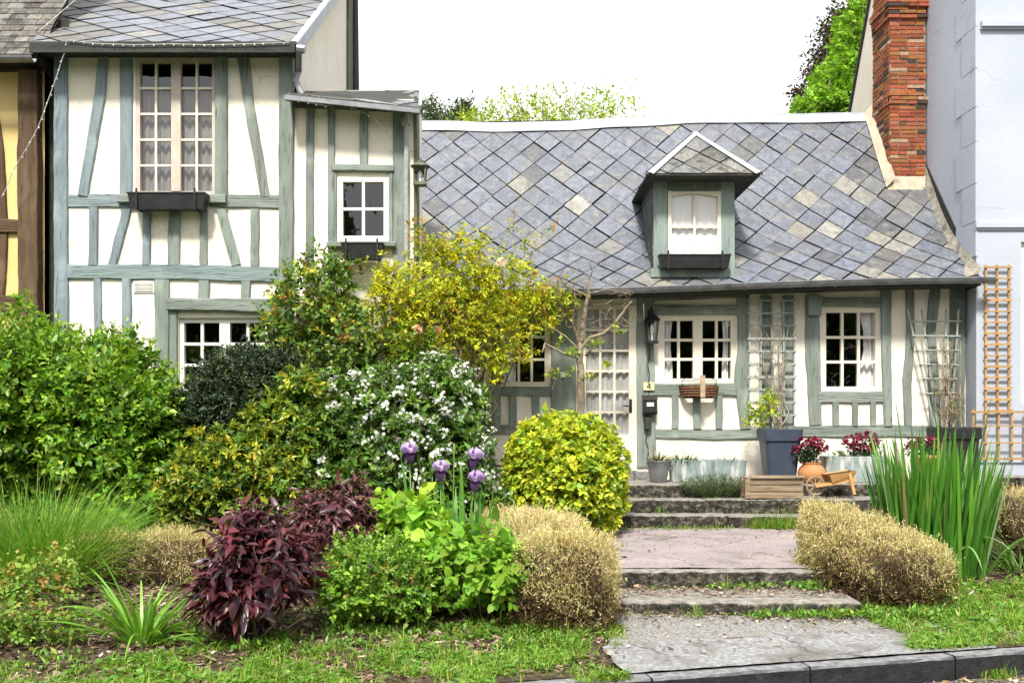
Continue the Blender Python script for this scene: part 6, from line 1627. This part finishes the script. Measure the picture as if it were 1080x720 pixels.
for k in range(46):
    u, v = random.uniform(560, 665), random.uniform(296, 350); q = [P(u, v, 10.95)]
    for j in range(4): u += random.gauss(0, 7); v += random.gauss(-2, 4); q.append(P(u, v, 10.95+random.gauss(0, .03)))
    mb.tube(q, .0035, 4, (1.2, 1.1, 1.0))
mb.build('branches', M['bark'], t, smooth=True)
LBL = [B(u, v, 10.95, ru, rv, .08) for u, v, ru, rv in ((628, 362, 9, 6), (640, 384, 6, 5), (604, 370, 8, 5), (583, 393, 7, 4), (622, 397, 8, 4), (590, 360, 6, 5), (655, 346, 10, 4), (575, 345, 7, 6), (598, 318, 9, 7), (578, 318, 12, 8), (566, 330, 8, 7), (603, 392, 5, 4))]
leafy(t, 'foliage', LBL, 81, 150, 5, .07, .038, .022, [(3, (.30, .42, .04)), (2, (.40, .46, .05)), (1, (.18, .28, .03))], wild=.7)

# ------------------------------------------------------------------ trees behind the houses
def tree(label, cblobs, seed, nsp, per, sl, ll, lw, pal, trunk, r0, tip=None, shell=.9, rough=.3, rf=1.2, nbr=40, **kw):
    rng = np.random.default_rng(seed); p, nv = sample_blobs(rng, cblobs, nsp, shell=shell, rough=rough, rf=rf); t = thing('tree', label, 'tree', (trunk[0], trunk[1], -.06), 'trees behind the houses')
    leaf_mesh('crown', *sprig_leaves(rng, p, nv, per, sl, ll, lw, pal, tip, **kw), M['leaf_soft'], t)
    mb = MB(); top = Vector((trunk[0], trunk[1], trunk[2])); mb.tube([(trunk[0], trunk[1], -.1), (trunk[0]+.1, trunk[1], top.z*.5), top], [r0, r0*.75, r0*.5], 9)
    mb.build('trunk', M['bark'], t, smooth=True); mb = MB()
    for i in rng.choice(len(p), nbr, replace=False):
        e = Vector(p[i]); m1 = top.lerp(e, .5)+Vector((rng.normal()*.2, rng.normal()*.2, .2)); mb.tube([top-Vector((0, 0, rng.random()*1.2)), m1, e], [r0*.28, r0*.14, .008], 5)
    mb.build('branches', M['bark'], t, smooth=True)
tree('pale green airy tree just showing above the slate ridge at the centre', [B(590, 150, 24, 70, 58, 1.6), B(545, 140, 24, 46, 38, 1.4), B(640, 150, 24, 40, 55, 1.4), B(505, 135, 24, 30, 18, 1)], 91, 2700, 7, .35, .085, .05, [(3, (.34, .44, .05)), (2, (.26, .38, .04)), (1, (.44, .50, .08))], (P(585, 0, 24).x, 24, 6.2), .22, nbr=150, wild=.6)
tree('dark evergreen tree tip above the ridge beside the side bay', [B(486, 130, 30, 15, 22, .9), B(478, 140, 30, 20, 18, 1), B(492, 118, 30, 7, 12, .5)], 92, 900, 8, .4, .11, .05, [(3, (.035, .065, .03)), (1, (.06, .10, .04))], (P(484, 0, 30).x, 30, 9), .22, shell=.9)
tree('grey green rounded tree partly hidden by the corner of the side bay', [B(455, 130, 33, 20, 26, 1.2), B(440, 125, 33, 16, 20, 1)], 93, 700, 7, .4, .12, .06, [(3, (.07, .10, .05)), (1, (.10, .14, .07))], (P(452, 0, 33).x, 33, 9.5), .22)
tree('bright green dense tree between the ridge and the cream gable', [B(918, 45, 20, 32, 48, 1.2), B(893, 96, 20, 34, 34, 1.2), B(945, -20, 20, 42, 52, 1.4), B(860, 118, 20, 22, 16, .9), B(915, 90, 20, 30, 50, 1.2), B(895, 130, 20, 50, 30, 1.4)], 94, 5200, 8, .32, .12, .075, [(4, (.20, .38, .03)), (3, (.26, .45, .045)), (1, (.13, .26, .025))], (P(905, 0, 20).x, 20, 6.5), .25, shell=.55, rough=.2, nbr=60)
tree('dark bronze leaved tree behind the bright green one', [B(876, 45, 27, 15, 34, 1), B(888, 22, 27, 16, 20, 1), B(860, 80, 27, 12, 18, .8), B(842, 100, 27, 8, 7, .5), B(872, 90, 27, 16, 30, 1)], 95, 620, 7, .5, .13, .07, [(3, (.055, .042, .04)), (1, (.10, .075, .06)), (1, (.05, .06, .035))], (P(875, 0, 27).x, 27, 8.5), .22, wild=.7, nbr=60)

# ------------------------------------------------------------------ lawns, chips, weeds (nobody could count these)
def in_left_lawn(x, y):
    d = y-ykerb(x); lim = 1.05+.45*sstep(-2.2, -.6, x)-.35*sstep(-.1, .55, x)+.12*math.sin(x*3.1)
    return .0 < d < lim and x < .68+.07*math.sin(y*5)
def in_right_lawn(x, y):
    d = y-ykerb(x); xl_ = 2.60+.30*math.sin(y*2.3)*.5-.25*sstep(0, .5, .6-d) + .9*sstep(1.3, 2.1, d)
    return d > .13 and x > xl_ and d < 1.9+.25*math.sin(x*2.7)
def lawn(name, label, test, xr, dr, n, seed, dens=.55):
    r = np.random.default_rng(seed); pts_ = []
    while len(pts_) < n:
        x = r.uniform(*xr); y = ykerb(x)+r.uniform(*dr)
        if not test(x, y): continue
        if mnoise.noise((x*2.6, y*2.6, seed))+.6*mnoise.noise((x*8, y*8, seed)) < r.normal()*.22-dens+.25: continue
        pts_.append((x, y, max(zg(x, y)-.004, .116 if y-ykerb(x) < .13 else 0)))
    p = np.array(pts_); a = r.random(n)*6.283; ti = np.abs(r.normal(size=n))*.55+.15
    d = np.stack([np.cos(a)*np.sin(ti), np.sin(a)*np.sin(ti), np.cos(ti)], 1)
    tone = lump(p, 3.0, 2)[:, None]
    col = pick(r, [(4, (.15, .30, .025)), (3, (.22, .38, .04)), (2, (.33, .42, .06)), (.9, (.42, .37, .15))], n)*np.exp(r.normal(size=(n, 1))*.18+.22*tone)
    t = tag(blade_mesh(name, p, d, .038*np.exp(r.normal(size=n)*.45), .0050*np.exp(r.normal(size=n)*.3), r.random(n)*1.4, np.clip(col, 0, .9), M['leaf_soft'], None, 3), label, 'grass', kind='stuff')
    # clover and plantain leaves among the blades
    k = n//9; i = r.integers(0, n, k); q = p[i]+np.stack([r.normal(size=k)*.02, r.normal(size=k)*.02, r.random(k)*.025+.012], 1); a = r.random(k)*6.283
    dd = np.stack([np.cos(a), np.sin(a), r.random(k)*.5], 1); nn_ = np.stack([r.normal(size=k)*.3, r.normal(size=k)*.3, np.ones(k)], 1)
    sz = .026*np.exp(r.normal(size=k)*.4)
    tag(leaf_mesh('clover', q, dd, nn_, sz, sz*.7, np.clip(pick(r, [(3, (.10, .25, .03)), (2, (.17, .33, .045)), (.5, (.24, .34, .12))], k)*np.exp(r.normal(size=(k, 1))*.15), 0, .9), M['leaf'], None), label.replace('grass', 'clover leaves'), 'clover', kind='stuff')
lawn('lawn_grass', 'patchy short grass of the left lawn at the bottom of the picture', in_left_lawn, (-3.4, .8), (.0, 1.9), 62000, 5, dens=.20)
lawn('lawn_grass', 'short weedy grass of the right lawn along the kerb', in_right_lawn, (2.1, 4.4), (.1, 2.3), 52000, 6, dens=.5)

r = np.random.default_rng(8)
def scatter_chips(name, label, n, xr, dr, test, size, pal, zf=zg):
    pts_ = []
    while len(pts_) < n:
        x = r.uniform(*xr); y = ykerb(x)+r.uniform(*dr)
        if test(x, y): pts_.append((x, y, zf(x, y)+.006))
    p = np.array(pts_); a = r.random(n)*6.283; d = np.stack([np.cos(a), np.sin(a), r.normal(size=n)*.25], 1); nv = np.stack([r.normal(size=n)*.45, r.normal(size=n)*.45, np.ones(n)], 1)
    L = size*np.exp(r.normal(size=n)*.45)
    tag(leaf_mesh(name, p, d, nv, L, L*.42*np.exp(r.normal(size=n)*.3), np.clip(pick(r, pal, n)*np.exp(r.normal(size=(n, 1))*.25), 0, .9), M['chip'], None, T_STRAP), label, 'mulch', kind='stuff')
MUL = [(3, (.16, .105, .07)), (3, (.26, .185, .13)), (1.5, (.38, .29, .22)), (1, (.10, .06, .04)), (.5, (.48, .40, .32))]
free = lambda x, y: not (.5 < x < 2.8)
scatter_chips('bark_mulch', 'brown bark chips and dead leaves covering the flower beds', 17000, (-3.6, 4.6), (.25, 3.2), free, .034, MUL)
scatter_chips('leaf_litter', 'tan leaf litter and crumbs on the gravel by the lower steps', 900, (.55, 3.0), (.35, 1.7), lambda x, y: y < 7.12 and r.random() < (.06+.94*max(sstep(6.85, 7.1, y), sstep(.75, .6, x)*.6)), .022, MUL, zf=lambda x, y: zg(x, y, False)+.012)
scatter_chips('road_litter', 'dry tan leaves lying in the gutter of the road', 900, (1.0, 4.4), (-.35, -.02), lambda x, y: True, .03, [(2, (.34, .24, .13)), (2, (.46, .36, .23)), (1, (.2, .12, .06))], zf=lambda x, y: RZ)
scatter_chips('path_litter', 'crumbs and dead leaves along the edges of the mauve path', 700, (.65, 2.9), (1.9, 4.3), lambda x, y: 7.9 < y < 10.08 and r.random() < .05+.95*max(sstep(.35, .0, x-(.62+.35*(y-7.86)/2.3)), sstep(.4, .0, (2.72+.5*(y-7.86)/2.3)-x), sstep(9.85, 10.1, y)*.6), .02, MUL, zf=lambda x, y: path_z(y)+.012)
stz = lambda x, y: .275+.016 if y < 7.72 else (path_z(y)+.008)
scatter_chips('step_litter', 'dead leaves and crumbs lying on the lower steps', 1500, (.6, 2.9), (1.0, 2.3), lambda x, y: 7.3 < y < 7.72 and r.random() < .35+.65*sstep(7.45, 7.7, y), .022, MUL, zf=stz)

# weeds in the joints: many small leaf rosettes and grass tufts
def weeds(name, label, spots, seed, ll=.05, n=14, grass=.4, spread=.06):
    rr = np.random.default_rng(seed); A = []; Bl = []
    for (x, y, z, k) in spots:
        m_ = max(3, int(n*k)); a = rr.random(m_)*6.283; e = rr.random(m_)*.9+.1
        q = np.stack([x+rr.normal(size=m_)*spread*k, y+rr.normal(size=m_)*spread*.5*k, z+rr.random(m_)*.03*k], 1)
        A.append((q, np.stack([np.cos(a)*e, np.sin(a)*e, .35+rr.random(m_)*.5], 1), np.stack([rr.normal(size=m_)*.4, rr.normal(size=m_)*.4, np.ones(m_)], 1), ll*k*np.exp(rr.normal(size=m_)*.3), ll*k*.55*np.exp(rr.normal(size=m_)*.2), np.clip(pick(rr, [(3, (.11, .25, .03)), (2, (.18, .34, .045)), (.7, (.30, .36, .06))], m_)*np.exp(rr.normal(size=(m_, 1))*.2), 0, .9)))
    return tag(leaf_mesh(name, *cat_(*A), M['leaf'], None), label, 'weeds', kind='stuff')
def spots_line(rr, n, u0, v0, u1, v1, zoff=0, k0=.5, k1=1.2):
    out = []
    for _ in range(n):
        t = rr.random(); u, v = u0+(u1-u0)*t, v0+(v1-v0)*t; yield u, v, rr.uniform(k0, k1)
rr = np.random.default_rng(9); S = []
for _ in range(90): x = rr.choice([.95, 1.3, 1.75, 2.1, 2.35, 2.6, 2.8])+rr.normal()*.09; S.append((x, 7.09+rr.normal()*.03, .18, rr.uniform(.4, 1.15)*(.6+.6*sstep(1.2, 2.2, x))))
for _ in range(80): x = rr.choice([1.2, 1.6, 1.95, 2.3, 2.5, 2.65])+rr.normal()*.10; S.append((x, 7.66+rr.normal()*.04, .28, rr.uniform(.4, 1.2)*(.5+.7*sstep(1.2, 2.2, x))))
for _ in range(220):
    x = rr.uniform(2.35, 3.4); y = rr.uniform(7.1, 8.6); S.append((x, y, max(zg(x, y, False), (path_z(y) if x < 2.7 and y > 7.75 else 0))+.01, rr.uniform(.5, 1.2)))
for _ in range(60): x = rr.uniform(.9, 3.3); S.append((x, 10.09+rr.normal()*.03, .475, rr.uniform(.3, .8)*(.5+.9*sstep(2.3, 2.9, x))))
for _ in range(14): x = rr.uniform(1.1, 2.4); S.append((x, rr.choice([10.37, 10.66]), rr.choice([.60, .744]), rr.uniform(.3, .7)))
for _ in range(130): x = rr.uniform(-3.3, -.2); d_ = rr.uniform(.9, 1.9); S.append((x, ykerb(x)+d_, zg(x, ykerb(x)+d_)+.01, rr.uniform(.5, 1.3)))
for _ in range(120): x = rr.uniform(2.9, 4.4); d_ = rr.uniform(1.6, 2.6); S.append((x, ykerb(x)+d_, zg(x, ykerb(x)+d_)+.01, rr.uniform(.5, 1.2)))
for _ in range(60): x = rr.uniform(-.1, .5); d_ = rr.uniform(.7, 1.2); S.append((x, ykerb(x)+d_, zg(x, ykerb(x)+d_)+.01, rr.uniform(.5, 1.0)))
weeds('weeds', 'small green weeds sprouting along the steps and the bed edges', S, 12, ll=.036)
def grass_tufts(name, label, spots, seed, nb=26, L=.10):
    q = np.random.default_rng(seed); R0, D0, L0 = [], [], []
    for (x, y, z, k) in spots:
        m_ = int(nb*k); a = q.random(m_)*6.283; ti = np.abs(q.normal(size=m_))*.5+.1
        R0.append(np.stack([x+q.normal(size=m_)*.035*k, y+q.normal(size=m_)*.02, np.full(m_, z)], 1)); D0.append(np.stack([np.cos(a)*np.sin(ti), np.sin(a)*np.sin(ti), np.cos(ti)], 1)); L0.append(L*k*np.exp(q.normal(size=m_)*.35))
    R0, D0, L0 = map(np.concatenate, (R0, D0, L0)); m_ = len(R0)
    tag(blade_mesh(name, R0, D0, L0, np.full(m_, .006), q.random(m_)*1.2, np.clip(pick(q, [(3, (.15, .32, .03)), (2, (.22, .40, .05)), (1, (.40, .40, .08))], m_)*np.exp(q.normal(size=(m_, 1))*.15), 0, .9), M['leaf_soft'], None, 4), label, 'grass', kind='stuff')
S = []
for _ in range(26): S.append((rr.uniform(2.35, 3.05), 10.08+rr.normal()*.03, .475, rr.uniform(.8, 1.6)))
for _ in range(34): S.append((rr.uniform(.85, 2.2), 10.04+rr.normal()*.05, .473, rr.uniform(.2, .6)))
for x_, y_, z_, k_ in ((1.32, 7.06, .18, 1.1), (2.02, 7.06, .18, 1.0), (1.65, 7.68, .28, .9), (2.3, 7.06, .18, 1.2), (1.55, 10.36, .6, .8), (1.0, 8.9, .45, .4)): S.append((x_, y_, z_, k_))
for _ in range(40): x = rr.uniform(2.5, 3.3); y = rr.uniform(7.9, 8.9); S.append((x, y, max(zg(x, y, False), path_z(y) if x < 2.75 else 0), rr.uniform(.5, 1.1)))
for _ in range(5): S.append((3.05+rr.normal()*.05, ykerb(3.05)-.03, RZ, rr.uniform(.6, 1.1)))
grass_tufts('grass_tufts', 'bright green grass tufts growing along the step edges and in the gutter', S, 13)

# wood across the street, seen only as a reflection in the panes
r = np.random.default_rng(99); k = 15000
x = r.uniform(-34, 34, k); hgt = 8+2.5*np.sin(x*.55)+1.5*np.sin(x*1.7+1); z = hgt*r.random(k)**.8; y = -15-3.0*r.random(k)+.5*np.sin(x*2)
nn_ = nrm(r.normal(size=(k, 3))+np.array((0, .8, .4)))
tag(leaf_mesh('far_wood', np.stack([x, y, z], 1), r.normal(size=(k, 3)), nn_, np.full(k, .85), np.full(k, .6), np.clip(pick(r, [(2, (.035, .07, .018)), (2, (.055, .10, .025)), (1, (.08, .13, .03))], k)*np.exp(r.normal(size=(k, 1))*.2), 0, .9), M['leaf_soft'], None), 'dark green wood on the far side of the street', 'wood', kind='stuff')
SUN_E, SUN_ANG, SKY_S, CLOUD, EXPO = 3.7, 8.0, .108, 8.8, .76
# ------------------------------------------------------------------ camera, sky, light
cam = bpy.data.cameras.new('camera'); cam.lens = 35.0; cam.sensor_width = 36.0; cam.shift_y = 80/1080; cam.clip_end = 2000; cam.clip_start = .05
co = bpy.data.objects.new('camera', cam); COL.objects.link(co); co.location = (0, 0, EYE); co.rotation_euler = (math.radians(90), 0, 0); SC.camera = co
SUN_EL, SUN_AZ = math.radians(52), math.radians(-10)     # azimuth seen from the house, towards the camera and to the left
sd = Vector((math.sin(SUN_AZ)*math.cos(SUN_EL), -math.cos(SUN_AZ)*math.cos(SUN_EL), math.sin(SUN_EL)))
sl = bpy.data.lights.new('sun', 'SUN'); sl.energy = SUN_E; sl.angle = math.radians(SUN_ANG); sl.color = (1, .955, .88)
so = bpy.data.objects.new('sun', sl); COL.objects.link(so); so.rotation_euler = (-sd).to_track_quat('-Z', 'Y').to_euler(); so.location = sd*40
w = bpy.data.worlds.new('World'); SC.world = w; w.use_nodes = True; nt = w.node_tree; nt.nodes.clear()
sky = nt.nodes.new('ShaderNodeTexSky'); sky.sky_type = 'NISHITA'; sky.sun_disc = False; sky.sun_elevation = SUN_EL; sky.sun_rotation = math.atan2(sd.x, sd.y); sky.dust_density = 3; sky.air_density = 1
tc = nt.nodes.new('ShaderNodeTexCoord'); mp = nt.nodes.new('ShaderNodeMapping'); mp.inputs['Scale'].default_value = (1.6, 1.6, 3.5)
nz = nt.nodes.new('ShaderNodeTexNoise'); nz.inputs['Scale'].default_value = 1.6; nz.inputs['Detail'].default_value = 7
nt.links.new(tc.outputs['Generated'], mp.inputs[0]); nt.links.new(mp.outputs[0], nz.inputs['Vector'])
cr1 = ramp(nt, [(.28, .70), (.5, 1.0)]); nt.links.new(nz.outputs['Fac'], cr1.inputs[0])       # cloud cover
cr2 = ramp(nt, [(.25, (CLOUD*.92, CLOUD*.96, CLOUD*1.02)), (.6, (CLOUD*1.1, CLOUD*1.1, CLOUD*1.1))]); nt.links.new(nz.outputs['Fac'], cr2.inputs[0])
cr2.color_ramp.elements[0].color = (.88, .93, 1.0, 1); cr2.color_ramp.elements[1].color = (1, 1, 1, 1)
sc_ = nt.nodes.new('ShaderNodeVectorMath'); sc_.operation = 'SCALE'; sc_.inputs['Scale'].default_value = CLOUD
nt.links.new(cr2.outputs[0], sc_.inputs[0])
mx = mixc(nt, cr1.outputs[0], sky.outputs[0], sc_.outputs[0])
bg = nt.nodes.new('ShaderNodeBackground'); bg.inputs['Strength'].default_value = SKY_S; nt.links.new(mx, bg.inputs[0])
out = nt.nodes.new('ShaderNodeOutputWorld'); nt.links.new(bg.outputs[0], out.inputs[0])
vs_ = SC.view_settings; SC.display_settings.display_device = 'sRGB'; vs_.view_transform = 'Standard'; vs_.look = 'None'; vs_.gamma = 1; vs_.exposure = EXPO; vs_.use_curve_mapping = False
SC.cycles.max_bounces = 6; SC.cycles.diffuse_bounces = 3; SC.cycles.glossy_bounces = 3; SC.cycles.transmission_bounces = 4; SC.cycles.transparent_max_bounces = 12
SC.cycles.use_denoising = True
SC.cycles.caustics_reflective = False; SC.cycles.caustics_refractive = False
